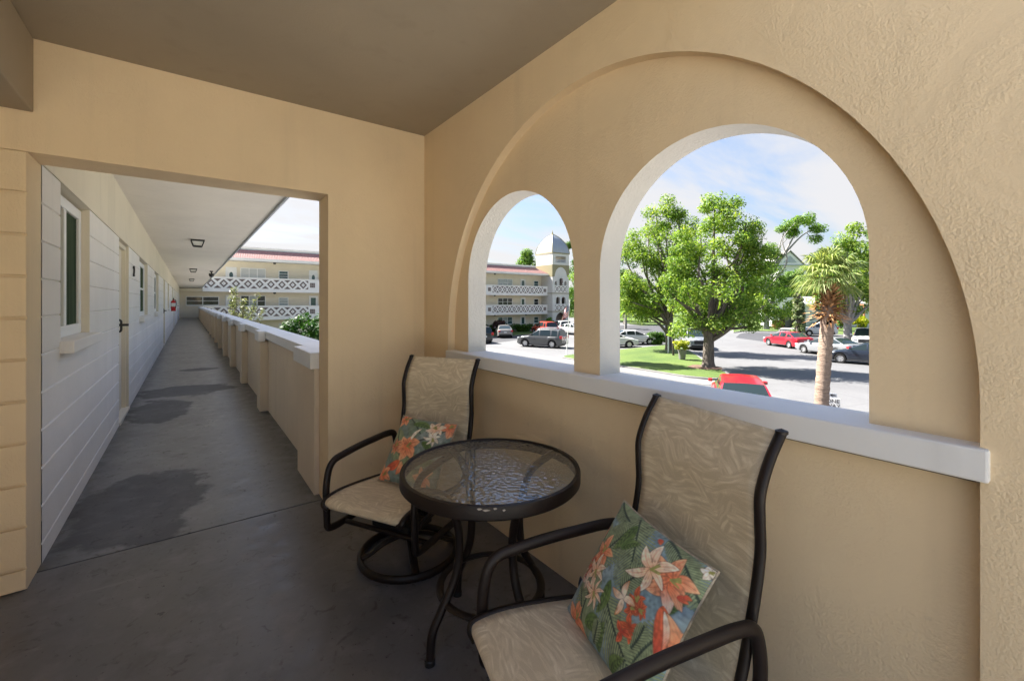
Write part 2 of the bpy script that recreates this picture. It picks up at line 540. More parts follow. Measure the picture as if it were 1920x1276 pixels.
def asphalt(name, lo, hi, sc=0.25):
    t = NT(name)
    p = t.pos()
    n = t.noise(p, sc, 6, 0.6)
    f = t.noise(p, 9, 3, 0.7)
    c = t.ramp(n.outputs['Fac'], [(0.3, lo), (0.7, hi)])
    c = t.mix(0.35, c, t.ramp(f.outputs['Fac'], [(0.3, g(0.72)), (0.7, g(1.15))]), 'MULTIPLY')
    oil = t.noise(p, 0.75, 4, 0.65, 0.6)
    c = t.mix(t.ramp(oil.outputs['Fac'], [(0.60, g(0)), (0.72, g(0.45))]), c, tuple(x * 0.6 for x in lo))
    cr = t.node('ShaderNodeTexVoronoi', feature='DISTANCE_TO_EDGE'); cr.inputs['Scale'].default_value = 0.23
    t.link(t.mix(0.12, p, t.noise(p, 0.9, 3).outputs['Color'], 'ADD'), cr.inputs['Vector'])
    c = t.mix(t.ramp(cr.outputs['Distance'], [(0.0, g(0.5)), (0.008, g(0.0))]), c, tuple(x * 0.55 for x in lo))
    t.link(c, t.b.inputs['Base Color'])
    t.b.inputs['Roughness'].default_value = 0.85
    return t.mat


M['lot'] = asphalt('sun_bleached_asphalt', (0.112, 0.112, 0.116), (0.148, 0.148, 0.152))
M['lot_dark'] = asphalt('fresh_dark_asphalt', (0.042, 0.042, 0.048), (0.058, 0.058, 0.064))
M['concrete'] = asphalt('pale_concrete', (0.18, 0.176, 0.168), (0.235, 0.228, 0.22), 0.6)


def lawn_mat():
    t = NT('lawn_turf')
    p = t.pos()
    n = t.noise(p, 0.35, 5, 0.6); f = t.noise(p, 14, 4, 0.7)
    c = t.ramp(n.outputs['Fac'], [(0.3, (0.048, 0.092, 0.011)), (0.55, (0.084, 0.132, 0.018)), (0.75, (0.13, 0.14, 0.04))])
    c = t.mix(0.6, c, t.ramp(f.outputs['Fac'], [(0.3, g(0.55)), (0.7, g(1.3))]), 'MULTIPLY')
    t.link(c, t.b.inputs['Base Color']); t.b.inputs['Roughness'].default_value = 0.9
    t.bump(f.outputs['Fac'], 0.6, 0.05)
    return t.mat


M['lawn'] = lawn_mat()
M['mulch'] = simple('brown_mulch', (0.13, 0.075, 0.05), 0.95, 0.4, 9)


def tile_mat():
    t = NT('pink_roof_tiles')
    p = t.pos()
    n = t.noise(t.scalev(p, (3, 1, 6)), 2.0, 4, 0.7)
    c = t.ramp(n.outputs['Fac'], [(0.3, (0.27, 0.12, 0.105)), (0.7, (0.42, 0.235, 0.215))])
    t.link(c, t.b.inputs['Base Color']); t.b.inputs['Roughness'].default_value = 0.8
    w = t.node('ShaderNodeTexWave', bands_direction='X'); w.inputs['Scale'].default_value = 2.2; t.link(p, w.inputs['Vector'])
    t.bump(w.outputs['Fac'], 0.6, 0.05)
    return t.mat


M['tile'] = tile_mat()
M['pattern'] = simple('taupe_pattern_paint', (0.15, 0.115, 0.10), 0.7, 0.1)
M['fac_cream'] = simple('wing_cream_stucco', (0.74, 0.67, 0.54), 0.8, 0.05, 1.0, 0.1, 40)
M['fac_white'] = simple('wing_white_stucco', (0.80, 0.775, 0.73), 0.7, 0.05, 1.0, 0.1, 40)
M['tower_white'] = simple('tower_white_stucco', (0.62, 0.60, 0.56), 0.7, 0.05, 1.0, 0.1, 40)
M['olive'] = simple('olive_stucco', (0.27, 0.24, 0.135), 0.8, 0.06, 1.0)
M['dome'] = simple('silver_dome_sheet', (0.33, 0.35, 0.38), 0.38, 0.05, 2.0, metal=0.25)
M['flash'] = simple('grey_roof_flashing', (0.42, 0.45, 0.50), 0.5, 0.06)
M['win_pale'] = simple('pale_blind_glass', (0.38, 0.42, 0.43), 0.12, 0.08, 4)
M['win_teal'] = simple('teal_awning_glass', (0.05, 0.10, 0.10), 0.12, 0.2, 6)
M['house'] = simple('pale_house_paint', (0.70, 0.74, 0.70), 0.7, 0.04)
M['house_roof'] = simple('grey_shingles', (0.32, 0.31, 0.30), 0.85, 0.15, 8)
M['tyre'] = simple('tyre_rubber', (0.012, 0.012, 0.012), 0.8, 0.0)
M['rim'] = simple('alloy_wheel', (0.55, 0.55, 0.56), 0.3, 0.0, metal=0.6)
M['car_glass'] = simple('tinted_car_glass', (0.018, 0.028, 0.03), 0.04, 0.0)
M['tail'] = simple('red_lamp_lens', (0.45, 0.01, 0.015), 0.15, 0.0)
M['head'] = simple('clear_lamp_lens', (0.6, 0.62, 0.64), 0.12, 0.0)
M['trim'] = simple('black_car_trim', (0.02, 0.02, 0.022), 0.5, 0.0)
M['plate'] = simple('white_number_plate', (0.7, 0.7, 0.7), 0.4, 0.0)


def paint(name, col, metal=0.0):
    return simple(name, col, 0.32, 0.0, metal=metal, coat=0.6)


# =================================================================== OUR BUILDING: porch, arches, open walkway
YW = 3.125      # face of the wall with the doorway
XA = 1.480      # inner face of the arch wall
XR = 1.532      # face of the recessed arch panel
XO = 1.675      # outer face of the arch wall
ZC = 2.70       # porch ceiling
XL = -0.629     # face of the walkway's apartment wall
YE = 49.4       # far end of the walkway (wall of the wing)

# ---- floors
mb = MB()
mb.box(-6.0, XO - 0.004, -0.9, 3.274, -0.22, 0.0)
mb.box(-0.75, 1.0, 3.288, YE - 0.01, -0.22, 0.0)
mb.box(-0.75, 1.0, 3.27, 3.29, -0.22, -0.035)
fl = mb.build('floor', M['floor'])
tag(fl, 'worn grey concrete floor of the porch and the open walkway', 'floor', kind='structure')

mb = MB()
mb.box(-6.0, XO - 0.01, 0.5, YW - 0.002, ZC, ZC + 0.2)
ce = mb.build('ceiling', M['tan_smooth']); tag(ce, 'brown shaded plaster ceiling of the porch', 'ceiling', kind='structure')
mb = MB()
mb.box(-9.0, 0.975, YW + 0.255, YE, 2.72, 2.92)
ce2 = mb.build('walkway_ceiling', M['soffit']); tag(ce2, 'flat pale soffit over the long walkway', 'ceiling', kind='structure')
mb = MB()
mb.box(0.975, 1.0, YW + 0.255, YE - 1.6, 2.69, 2.95)
dr = mb.build('drip_edge', M['flash'], ce2)

# white surface added behind the camera to bounce sunlight into the porch
mb = MB(); mb.box(-8.0, 1.4, -10.0, -0.905, -0.22, -0.004)
te = mb.build('reflector', M['reflector']); tag(te, 'white unseen surface added behind the porch to bounce sunlight in', 'reflector', kind='structure')

# ---- wall with the doorway (opening X -0.632..0.767, up to 2.14)
mb = MB()
mb.box(0.767, XO, YW, YW + 0.255, -0.02, 2.14)
mb.box(-6.0, XO, YW, YW + 0.255, 2.14, 3.0)
ow = mb.build('doorway_wall', M['tan']); tag(ow, 'tan stucco wall with the wide opening onto the walkway', 'wall')
mb = MB()
mb.box(-6.0, -0.632, YW - 0.004, YW + 0.25, -0.02, 2.137)
zs = [0.107 + 0.203 * i for i in range(10)]
pr = MB()
segs = [0.0] + zs + [2.137]
for a, b in zip(segs[:-1], segs[1:]):
    pr.box(-6.0, -0.6315, YW - 0.022, YW - 0.004, a + 0.006, b - 0.006)
bp_ = pr.build('block_courses', M['tan'], ow, bevel=0.004)
pier = mb.build('block_pier', M['tan'], ow)

# ---- unseen wall added to keep light off the left of the porch
mb = MB(); mb.box(-1.40, -1.25, 0.2, YW - 0.03, -0.02, ZC - 0.003)
sw = mb.build('shading_wall', M['tan']); tag(sw, 'plain tan stucco wall added out of view to shade the left of the porch', 'wall')

# ---- downstand beam at the left of the ceiling
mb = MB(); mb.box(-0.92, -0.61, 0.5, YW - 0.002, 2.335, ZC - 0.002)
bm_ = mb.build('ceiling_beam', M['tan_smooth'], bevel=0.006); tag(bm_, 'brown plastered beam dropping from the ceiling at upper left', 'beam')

# ---- arch wall
def arch_outline(y0, y1, zs_, zb, n=40):
    r = (y1 - y0) / 2; c = (y0 + y1) / 2
    pts = [(y0, zb), (y1, zb)]
    for i in range(n + 1):
        q = PI * i / n
        pts.append((c + r * math.cos(q), zs_ + r * math.sin(q)))
    return pts

ZS0, ZS1 = 0.985, 1.062     # sill slab
bays = [(0.155, 2.735, ((0.3735, 1.367), (1.535, 2.546)))]
for sh in (-2.86,):
    a, b, ww = bays[0]
    bays.append((a + sh, b + sh, tuple((p + sh, q + sh) for p, q in ww)))
YA0, YA1 = -2.95, YW
mb = MB()
def fill(loops, x, m, flip):
    P = [[Vector((0, p[0], p[1])) for p in L] for L in loops]
    flat = [p for L in loops for p in L]
    tris = tessellate_polygon(P)
    for t in tris:
        a, b, c = [flat[i] for i in t]
        ar = (b[0] - a[0]) * (c[1] - a[1]) - (b[1] - a[1]) * (c[0] - a[0])
        if (ar > 0) == flip: t = (t[0], t[2], t[1])
        mb.add([(x, flat[i][0], flat[i][1]) for i in t], [(0, 1, 2)], m)
outer = [(YA0, -0.02), (YA1, -0.02), (YA1, 3.0), (YA0, 3.0)]
rec = [arch_outline(b0, b1, 1.163, -0.012, 56) for b0, b1, _ in bays]
fill([outer] + rec, XA, 0, True)
for (b0, b1, ww), ro in zip(bays, rec):
    holes = [arch_outline(w0, w1, 1.543, ZS0 + 0.01, 40) for w0, w1 in ww]
    fill([ro] + holes, XR, 0, True)
    n = len(ro)
    for i in range(n):
        p, q = ro[i], ro[(i + 1) % n]
        mb.quad((XA, p[0], p[1]), (XR, p[0], p[1]), (XR, q[0], q[1]), (XA, q[0], q[1]), 0)
    for h in holes:
        n = len(h)
        for i in range(n):
            p, q = h[i], h[(i + 1) % n]
            mb.quad((XR, p[0], p[1]), (XO, p[0], p[1]), (XO, q[0], q[1]), (XR, q[0], q[1]), 1)
allh = [arch_outline(w0, w1, 1.543, ZS0 + 0.01, 40) for _, _, ww in bays for w0, w1 in ww]
fill([outer] + allh, XO, 0, False)
aw = mb.build('arch_wall', [M['tan'], M['reveal']], merge=True)
tag(aw, 'tan stucco wall with two arched openings inside one big recessed arch', 'wall')
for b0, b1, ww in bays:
    mb = MB(); mb.box(1.462, XO + 0.01, b0 - 0.016, b1 + 0.01, ZS0, ZS1)
    so_ = mb.build('sill', M['sill'], aw, bevel=0.006)
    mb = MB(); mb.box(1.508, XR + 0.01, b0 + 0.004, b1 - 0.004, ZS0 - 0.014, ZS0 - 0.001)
    mb.build('shadow_strip', M['pattern'], so_)  # dark strip standing in for the shadow line under the sill

# ---- walkway apartment wall with scored block courses, windows and doors
wins = [(3.80, 4.78), (9.2, 10.95), (13.1, 14.8), (21.2, 22.6), (26.6, 28.0), (32.2, 33.6), (35.2, 36.6), (43.2, 44.6)]
doors = [(6.62, 7.62), (17.7, 18.7), (30.0, 31.0), (39.6, 40.6)]
ZWB, ZH = 1.165, 2.138
mb = MB()
cuts = sorted([YW + 0.25, YE] + [y for w in wins + doors for y in w])
gz = [0.0] + zs + [ZH]
def courses(y0, y1, ztop):
    for a, b in zip(gz[:-1], gz[1:]):
        if a >= ztop - 1e-4: break
        b = min(b, ztop)
        lo = a + (0.007 if a > 0 else 0); hi = b - (0.007 if b < ztop - 1e-4 else 0)
        mb.quad((XL, y0, lo), (XL, y1, lo), (XL, y1, hi), (XL, y0, hi), 0)
        if a > 0:
            mb.quad((XL - 0.009, y0, a), (XL - 0.009, y1, a), (XL, y1, a + 0.007), (XL, y0, a + 0.007), 0)
            mb.quad((XL, y0, a - 0.007), (XL, y1, a - 0.007), (XL - 0.009, y1, a), (XL - 0.009, y0, a), 0)
for y0, y1 in zip(cuts[:-1], cuts[1:]):
    if (y0, y1) in doors:
        continue
    courses(y0, y1, ZWB - 0.08 if (y0, y1) in wins else ZH)
XG = XL - 0.075
for (y0, y1) in wins + doors:
    zb = ZWB - 0.08 if (y0, y1) in wins else 0.0
    mb.quad((XG, y1, zb), (XG, y1, ZH), (XL, y1, ZH), (XL, y1, zb), 1)
    mb.quad((XL, y0, zb), (XL, y0, ZH), (XG, y0, ZH), (XG, y0, zb), 1)
    mb.quad((XG, y0, ZH), (XG, y1, ZH), (XL, y1, ZH), (XL, y0, ZH), 1)
    if (y0, y1) in wins:
        mb.quad((XG - 0.05, y0, zb), (XL, y0, zb), (XL, y1, zb), (XG - 0.05, y1, zb), 0)
mb.box(XL - 0.25, XL + 0.006, YW + 0.252, YE - 0.005, ZH + 0.003, 2.718, 1)
# solid behind the openings
mb.box(-9.0, XG - 0.06, YW + 0.256, YE - 0.006, -0.02, 2.71, 0)
lw = mb.build('apartment_wall', [M['block'], M['cream']])
tag(lw, 'long white scored block wall of apartments down the left of the walkway', 'wall')

def walk_window(y0, y1):
    x = XG - 0.002
    fr = MB()
    t = 0.075
    fr.box(x - 0.05, x + 0.03, y0, y0 + t, ZWB, ZH - 0.02); fr.box(x - 0.05, x + 0.03, y1 - t, y1, ZWB, ZH - 0.02)
    fr.box(x - 0.05, x + 0.03, y0 + t, y1 - t, ZWB, ZWB + t); fr.box(x - 0.05, x + 0.03, y0 + t, y1 - t, ZH - 0.02 - t, ZH - 0.02)
    fr.box(x - 0.05, x + 0.03, (y0 + y1) / 2 - 0.09, (y0 + y1) / 2 - 0.03, ZWB + t, ZH - 0.02 - t)
    if y1 - y0 > 1.2:
        fr.box(x - 0.05, x + 0.02, y0 + t, y1 - t, (ZWB + ZH) / 2 - 0.02, (ZWB + ZH) / 2 + 0.02)
    w = fr.build('window', M['white_plastic'], lw, bevel=0.006)
    gl = MB(); gl.box(x + 0.004, x + 0.012, y0 + t, y1 - t, ZWB + t, ZH - 0.02 - t)
    gl.build('pane', M['glass'], w)
    s = MB(); s.box(XG - 0.05, XL + 0.065, y0 - 0.02, y1 + 0.05, ZWB - 0.08, ZWB - 0.002)
    s.build('sill', M['block'], w, bevel=0.006)
for w in wins: walk_window(*w)
for (y0, y1) in doors:
    d = MB(); x = XG - 0.003
    d.box(x - 0.05, x + 0.01, y0 + 0.05, y1 - 0.05, 0.02, ZH - 0.06)
    for za, zb in ((0.2, 0.95), (1.1, 1.9)):
        d.box(x + 0.01, x + 0.016, y0 + 0.18, (y0 + y1) / 2 - 0.05, za, zb); d.box(x + 0.01, x + 0.016, (y0 + y1) / 2 + 0.05, y1 - 0.18, za, zb)
    do = d.build('door', M['cream'], lw, bevel=0.004)
    f = MB()
    f.box(x - 0.05, x + 0.05, y0, y0 + 0.05, 0.0, ZH - 0.01); f.box(x - 0.05, x + 0.05, y1 - 0.05, y1, 0.0, ZH - 0.01)
    f.box(x - 0.05, x + 0.05, y0 + 0.05, y1 - 0.05, ZH - 0.06, ZH - 0.01)
    f.build('door_frame', M['cream'], do)
    th = MB(); th.box(XG, XL + 0.012, y0, y1, 0.0, 0.03); th.build('threshold', M['soffit'], do)
    h = MB(); hy = y0 + 0.13
    h.box(x + 0.01, x + 0.022, hy - 0.03, hy + 0.03, 1.02, 1.24)
    h.tube(fillet([(x + 0.02, hy, 1.20), (x + 0.085, hy, 1.20), (x + 0.085, hy, 1.06), (x + 0.02, hy, 1.06)], 0.03), 0.011, 8)
    h.tube([(x + 0.02, hy, 1.14), (x + 0.15, hy + 0.0, 1.14)], 0.014, 8)
    h.build('handle', M['black_metal'], do, smooth=40)

# house number beside the first door (a black figure standing off the wall)
def text_mesh(txt, size, ext, mat, name, parent=None, align='CENTER'):
    cu = bpy.data.curves.new(name, 'FONT'); cu.body = txt; cu.size = size; cu.extrude = ext; cu.align_x = align; cu.align_y = 'CENTER'
    o = bpy.data.objects.new(name, cu); COL.objects.link(o)
    dg = bpy.context.evaluated_depsgraph_get()
    me = bpy.data.meshes.new_from_object(o.evaluated_get(dg))
    bpy.data.objects.remove(o)
    me.materials.clear(); me.materials.append(mat)
    n = bpy.data.objects.new(name, me); COL.objects.link(n)
    if parent: n.parent = parent
    return n
hn = text_mesh('2', 0.21, 0.010, M['black'], 'house_number')
hn.location = (XL + 0.02, 8.05, 1.83); hn.rotation_euler = (R(90), 0, R(90))
tag(hn, 'black house number fixed to the white wall past the first door', 'house number')

# ---- parapet of the walkway
mb = MB(); mb.box(0.83, 1.0, YW + 0.26, YE - 1.45, -0.25, 0.93)
pa = mb.build('parapet', M['parapet']); tag(pa, 'low tan parapet with regular pilasters along the right of the walkway', 'parapet')
mb = MB(); mb.box(0.735, 0.83, YW + 0.26, 3.99, -0.01, 0.915); mb.build('end_block', M['parapet'], pa, bevel=0.004)
mb = MB()
mb.box(0.795, 1.03, YW + 0.262, YE - 1.44, 0.932, 1.03)
mb.box(0.708, 0.794, YW + 0.262, 4.02, 0.915, 1.034)
mb.build('coping', M['white'], pa, bevel=0.005)
y = 6.38
while y < YE - 2.2:
    mb = MB(); mb.box(0.738, 0.829, y, y + 0.32, -0.01, 0.90); o = mb.build('pilaster', M['parapet'], pa, bevel=0.004)
    mb = MB(); mb.box(0.715, 0.794, y - 0.03, y + 0.35, 0.902, 1.033); mb.build('cap', M['white'], o, bevel=0.006)
    y += 2.40

# ---- ceiling lamps of the walkway
def ceiling_lamp(y, lab):
    t = thing('ceiling_lamp', lab, 'ceiling lamp', (0.16, y, 2.72), 0, 'black lamps under the walkway soffit')
    b = MB(); b.lathe([(0.17, 0.0), (0.17, -0.03), (0.15, -0.035)], 4)
    for s in range(4):
        q = PI / 4 + s * PI / 2 - PI / 4
        b.tube([(0.155 * math.cos(q), 0.155 * math.sin(q), -0.03), (0.105 * math.cos(q), 0.105 * math.sin(q), -0.135)], 0.010, 6)
    b.tube([(0.105 * math.cos(k * PI / 2), 0.105 * math.sin(k * PI / 2), -0.135) for k in range(4)], 0.011, 6, closed=True)
    b.xform(Matrix.Rotation(PI / 4, 4, 'Z'))
    b.build('lamp_frame', M['black'], t)
    l = MB(); l.lathe([(0.135, -0.034), (0.092, -0.130), (0.0, -0.132)], 4); l.xform(Matrix.Rotation(PI / 4, 4, 'Z'))
    l.build('lens', M['lens'], t)
    return t
ceiling_lamp(11.3, 'nearest black trapezoid lamp under the walkway soffit, largest of three')
ceiling_lamp(21.0, 'middle black lamp under the walkway soffit, between two others')
ceiling_lamp(30.0, 'farthest and smallest black lamp on the walkway soffit')
t = thing('dome_camera', 'small black dome hanging from the outer edge of the soffit', 'camera', (0.78, 22.0, 2.72))
b = MB(); b.lathe([(0.06, 0), (0.06, -0.05), (0.025, -0.06), (0.025, -0.10), (0.09, -0.11), (0.10, -0.17), (0.07, -0.24), (0.0, -0.26)], 14); b.build('housing', M['black'], t, smooth=40)

# ---- fire extinguisher
t = thing('fire_extinguisher', 'red fire extinguisher hung on the white block wall far down the walkway', 'extinguisher', (XL + 0.10, 24.6, 1.02))
b = MB(); b.lathe([(0.0, 0.0), (0.085, 0.0), (0.09, 0.02), (0.09, 0.40), (0.075, 0.45), (0.03, 0.48), (0.03, 0.50)], 16); b.build('cylinder', M['red_paint'], t, smooth=40)
b = MB(); b.lathe([(0.0915, 0.20), (0.0915, 0.36)], 16); b.build('paper_label', M['white'], t, smooth=40)
b = MB(); b.box(-0.02, 0.02, -0.03, 0.03, 0.50, 0.56); b.box(-0.015, 0.015, -0.02, 0.14, 0.56, 0.58); b.box(-0.015, 0.015, -0.02, 0.12, 0.60, 0.615)
b.build('valve', M['black'], t)
b = MB(); b.tube(bez([(0.02, -0.02, 0.53), (0.09, -0.10, 0.46), (0.10, -0.12, 0.30), (0.08, -0.11, 0.12)], 6), 0.014, 8); b.build('hose', M['black'], t, smooth=60)
# =================================================================== FURNITURE ON THE PORCH
SLW = 0.235     # half width of the sling
PROF = [(0.365, 0.372), (0.372, 0.392), (0.350, 0.412), (0.26, 0.420), (0.12, 0.408), (0.0, 0.392), (-0.11, 0.378), (-0.175, 0.388),
        (-0.205, 0.45), (-0.232, 0.55), (-0.258, 0.66), (-0.272, 0.75), (-0.270, 0.83), (-0.272, 0.90), (-0.305, 0.98), (-0.352, 1.052)]

def make_chair():
    t = thing('patio_chair', None, 'chair', (0, 0, 0))
    prof = bez([(0, a, b) for a, b in PROF], 6)
    # sling: one continuous cloth from the front edge to the top of the back
    mb = MB(); nx = 15
    k = len(prof)
    for i, p in enumerate(prof):
        tan_ = (prof[min(i + 1, k - 1)] - prof[max(i - 1, 0)]).normalized()
        nrm = Vector((0, -tan_.z, tan_.y))
        if nrm.z < 0 and i < k * 0.4: nrm = -nrm
        for j in range(nx):
            s = -1 + 2 * j / (nx - 1)
            w = SLW
            if i < 10: w = SLW - 0.03 * (1 - i / 10) ** 2
            sag = 0.012 * (1 - s * s) * math.sin(PI * i / (k - 1))
            mb.v.append((s * w, p.y, p.z - (sag if i < k * 0.45 else 0)) if i < k * 0.45 else (s * w, p.y - sag, p.z))
    for i in range(k - 1):
        for j in range(nx - 1):
            a = i * nx + j
            mb.f.append((a, a + 1, a + nx + 1, a + nx)); mb.m.append(0)
    sl = mb.build('sling', M['sling'], t, smooth=180)
    acc = [0.0]
    for p, q in zip(prof[:-1], prof[1:]): acc.append(acc[-1] + (q - p).length)
    uvl = sl.data.uv_layers.new(name='UVMap')
    for lp in sl.data.loops:
        i, j = divmod(lp.vertex_index, nx)
        uvl.data[lp.index].uv = (-SLW + 2 * SLW * j / (nx - 1) + 0.3, acc[i])
    md = sl.modifiers.new('thickness', 'SOLIDIFY'); md.thickness = 0.004; md.offset = 0
    for s in (-1, 1):
        pts = [(s * (SLW + 0.010 - (0.03 * (1 - i / 10) ** 2 if i < 10 else 0)), p.y, p.z - 0.004 if i < k * 0.45 else p.z) for i, p in enumerate(prof)]
        mb = MB(); mb.tube(pts, 0.0145, 10, flat=0.85)
        mb.lathe([(0.0, -0.004), (0.016, -0.004), (0.016, 0.004), (0.0, 0.010)], 10, c=pts[-1])
        mb.build('side_rail', M['brown_metal'], t, smooth=50)
        ax = s * 0.276
        loop = [(ax, 0.26, 0.225), (ax, 0.315, 0.235), (ax, 0.325, 0.46), (ax, 0.295, 0.575), (ax, 0.10, 0.595), (ax, -0.14, 0.600), (ax, -0.215, 0.59), (ax, -0.235, 0.50), (ax, -0.215, 0.225)]
        mb = MB(); mb.tube(fillet(loop, 0.075, 6, closed=True), 0.0155, 10, closed=True, flat=1.25, up=(1, 0, 0))
        mb.build('armrest', M['brown_metal'], t, smooth=60)
    fr = MB()
    for s in (-1, 1):
        fr.tube(bez([(s * 0.276, 0.322, 0.33), (s * 0.262, 0.20, 0.352), (s * 0.25, 0.0, 0.352), (s * 0.255, -0.19, 0.37), (s * 0.276, -0.225, 0.38)], 6), 0.010, 8)
    fr.tube([(-0.276, 0.20, 0.225), (0.276, 0.20, 0.225)], 0.013, 8)
    fr.tube([(-0.276, -0.17, 0.225), (0.276, -0.17, 0.225)], 0.013, 8)
    fr.tube([(-0.25, 0.18, 0.350), (0.25, 0.18, 0.350)], 0.011, 8)
    fr.tube([(-0.25, -0.12, 0.345), (0.25, -0.12, 0.345)], 0.011, 8)
    fr.build('seat_frame', M['brown_metal'], t, smooth=50)
    sp = MB()
    sp.box(-0.12, 0.12, -0.14, 0.16, 0.205, 0.245)
    sp.box(-0.085, 0.085, -0.10, 0.10, 0.155, 0.205)
    sp.lathe([(0.035, 0.10), (0.05, 0.155)], 14)
    sp.build('swivel', M['black_metal'], t, bevel=0.006)
    b = MB()
    b.tube([(0.258 * math.cos(2 * PI * i / 40), 0.258 * math.sin(2 * PI * i / 40), 0.022) for i in range(40)], 0.021, 10, closed=True, flat=0.75)
    b.build('base_ring', M['brown_metal'], t, smooth=60)
    for i in range(4):
        q = PI / 4 + i * PI / 2
        c, s = math.cos(q), math.sin(q)
        mb = MB(); mb.tube(bez([(0.25 * c, 0.25 * s, 0.03), (0.19 * c, 0.19 * s, 0.055), (0.12 * c, 0.12 * s, 0.095), (0.0, 0.0, 0.125)], 5), 0.020, 8, flat=0.55, up=(-s, c, 0))
        mb.build('spoke', M['brown_metal'], t, smooth=50)
    return t

CH1 = (1.000, 0.825); F1 = Vector((-0.967, 0.255))
CH2 = (0.985, 2.275); F2 = Vector((-0.872, -0.489))
def yaw(f): return math.atan2(f.y, f.x) - PI / 2
c1 = make_chair(); c2 = copy_tree(c1)
c1.location = (*CH1, 0); c1.rotation_euler = (0, 0, yaw(F1))
c2.location = (*CH2, 0); c2.rotation_euler = (0, 0, yaw(F2))
tag(c1, 'tan sling swivel chair nearest the camera, in front of the table under the large arch', 'chair', 'sling swivel chairs on the porch')
tag(c2, 'tan sling swivel chair in the far corner behind the glass table', 'chair', 'sling swivel chairs on the porch')

# ---- round table
TB = (1.035, 1.535); RS = 0.975; TH = 0.705
t = thing('patio_table', 'round dark brown table with a hammered glass top between the two chairs', 'table', (*TB, 0), R(-14))
mb = MB()
mb.lathe([(a * RS, b) for a, b in [(0.366, TH - 0.004), (0.372, TH + 0.002), (0.386, TH), (0.389, TH - 0.008), (0.389, TH - 0.044), (0.384, TH - 0.050), (0.372, TH - 0.050), (0.372, TH - 0.012), (0.366, TH - 0.012), (0.366, TH - 0.004)]], 72)
mb.build('table_rim', M['brown_metal'], t, smooth=35)
mb = MB(); mb.add([(0.369 * RS * math.cos(2 * PI * i / 72), 0.369 * RS * math.sin(2 * PI * i / 72), TH - 0.005) for i in range(72)], [tuple(range(72))])
mb.build('glass_top', M['table_glass'], t)
chips = MB()
for q, w, zz in ((-2.02, 0.010, -0.006), (-1.96, 0.014, -0.010), (-1.88, 0.007, -0.005), (-1.80, 0.006, -0.012)):
    x, y = 0.3894 * RS * math.cos(q), 0.3894 * RS * math.sin(q)
    chips.add([(x - w * math.sin(q) * sx, y + w * math.cos(q) * sx, TH + zz + dz) for sx, dz in ((-1, 0.001), (-0.3, -0.004), (0.5, -0.002), (1, 0.001), (0.2, 0.004), (-0.6, 0.003))], [(0, 1, 2, 3, 4, 5)])
chips.build('paint_chip', simple('bare_metal_chip', (0.42, 0.36, 0.30), 0.5, 0), t)
for i in range(4):
    q = i * PI / 2 + R(14)
    c, s = math.cos(q), math.sin(q)
    path = bez([(0.364 * c, 0.364 * s, TH - 0.022), (0.32 * c, 0.32 * s, TH - 0.03), (0.22 * c, 0.22 * s, TH - 0.075), (0.165 * c, 0.165 * s, TH - 0.19), (0.155 * c, 0.155 * s, 0.40),
                (0.175 * c, 0.175 * s, 0.29), (0.235 * c, 0.235 * s, 0.185), (0.275 * c, 0.275 * s, 0.11), (0.285 * c, 0.285 * s, 0.006)], 7)
    mb = MB(); mb.tube(path, 0.0165, 10, flat=1.1)
    o = mb.build('leg', M['brown_metal'], t, smooth=60)
    f = MB(); f.lathe([(0.021, 0.0), (0.021, 0.018), (0.017, 0.022)], 12, c=(0.285 * c, 0.285 * s, 0)); f.build('foot_cap', M['black'], o, smooth=40)
mb = MB(); mb.tube([(0.215 * math.cos(2 * PI * i / 44), 0.215 * math.sin(2 * PI * i / 44), 0.205) for i in range(44)], 0.011, 8, closed=True, flat=1.5)
mb.build('brace_ring', M['brown_metal'], t, smooth=60)

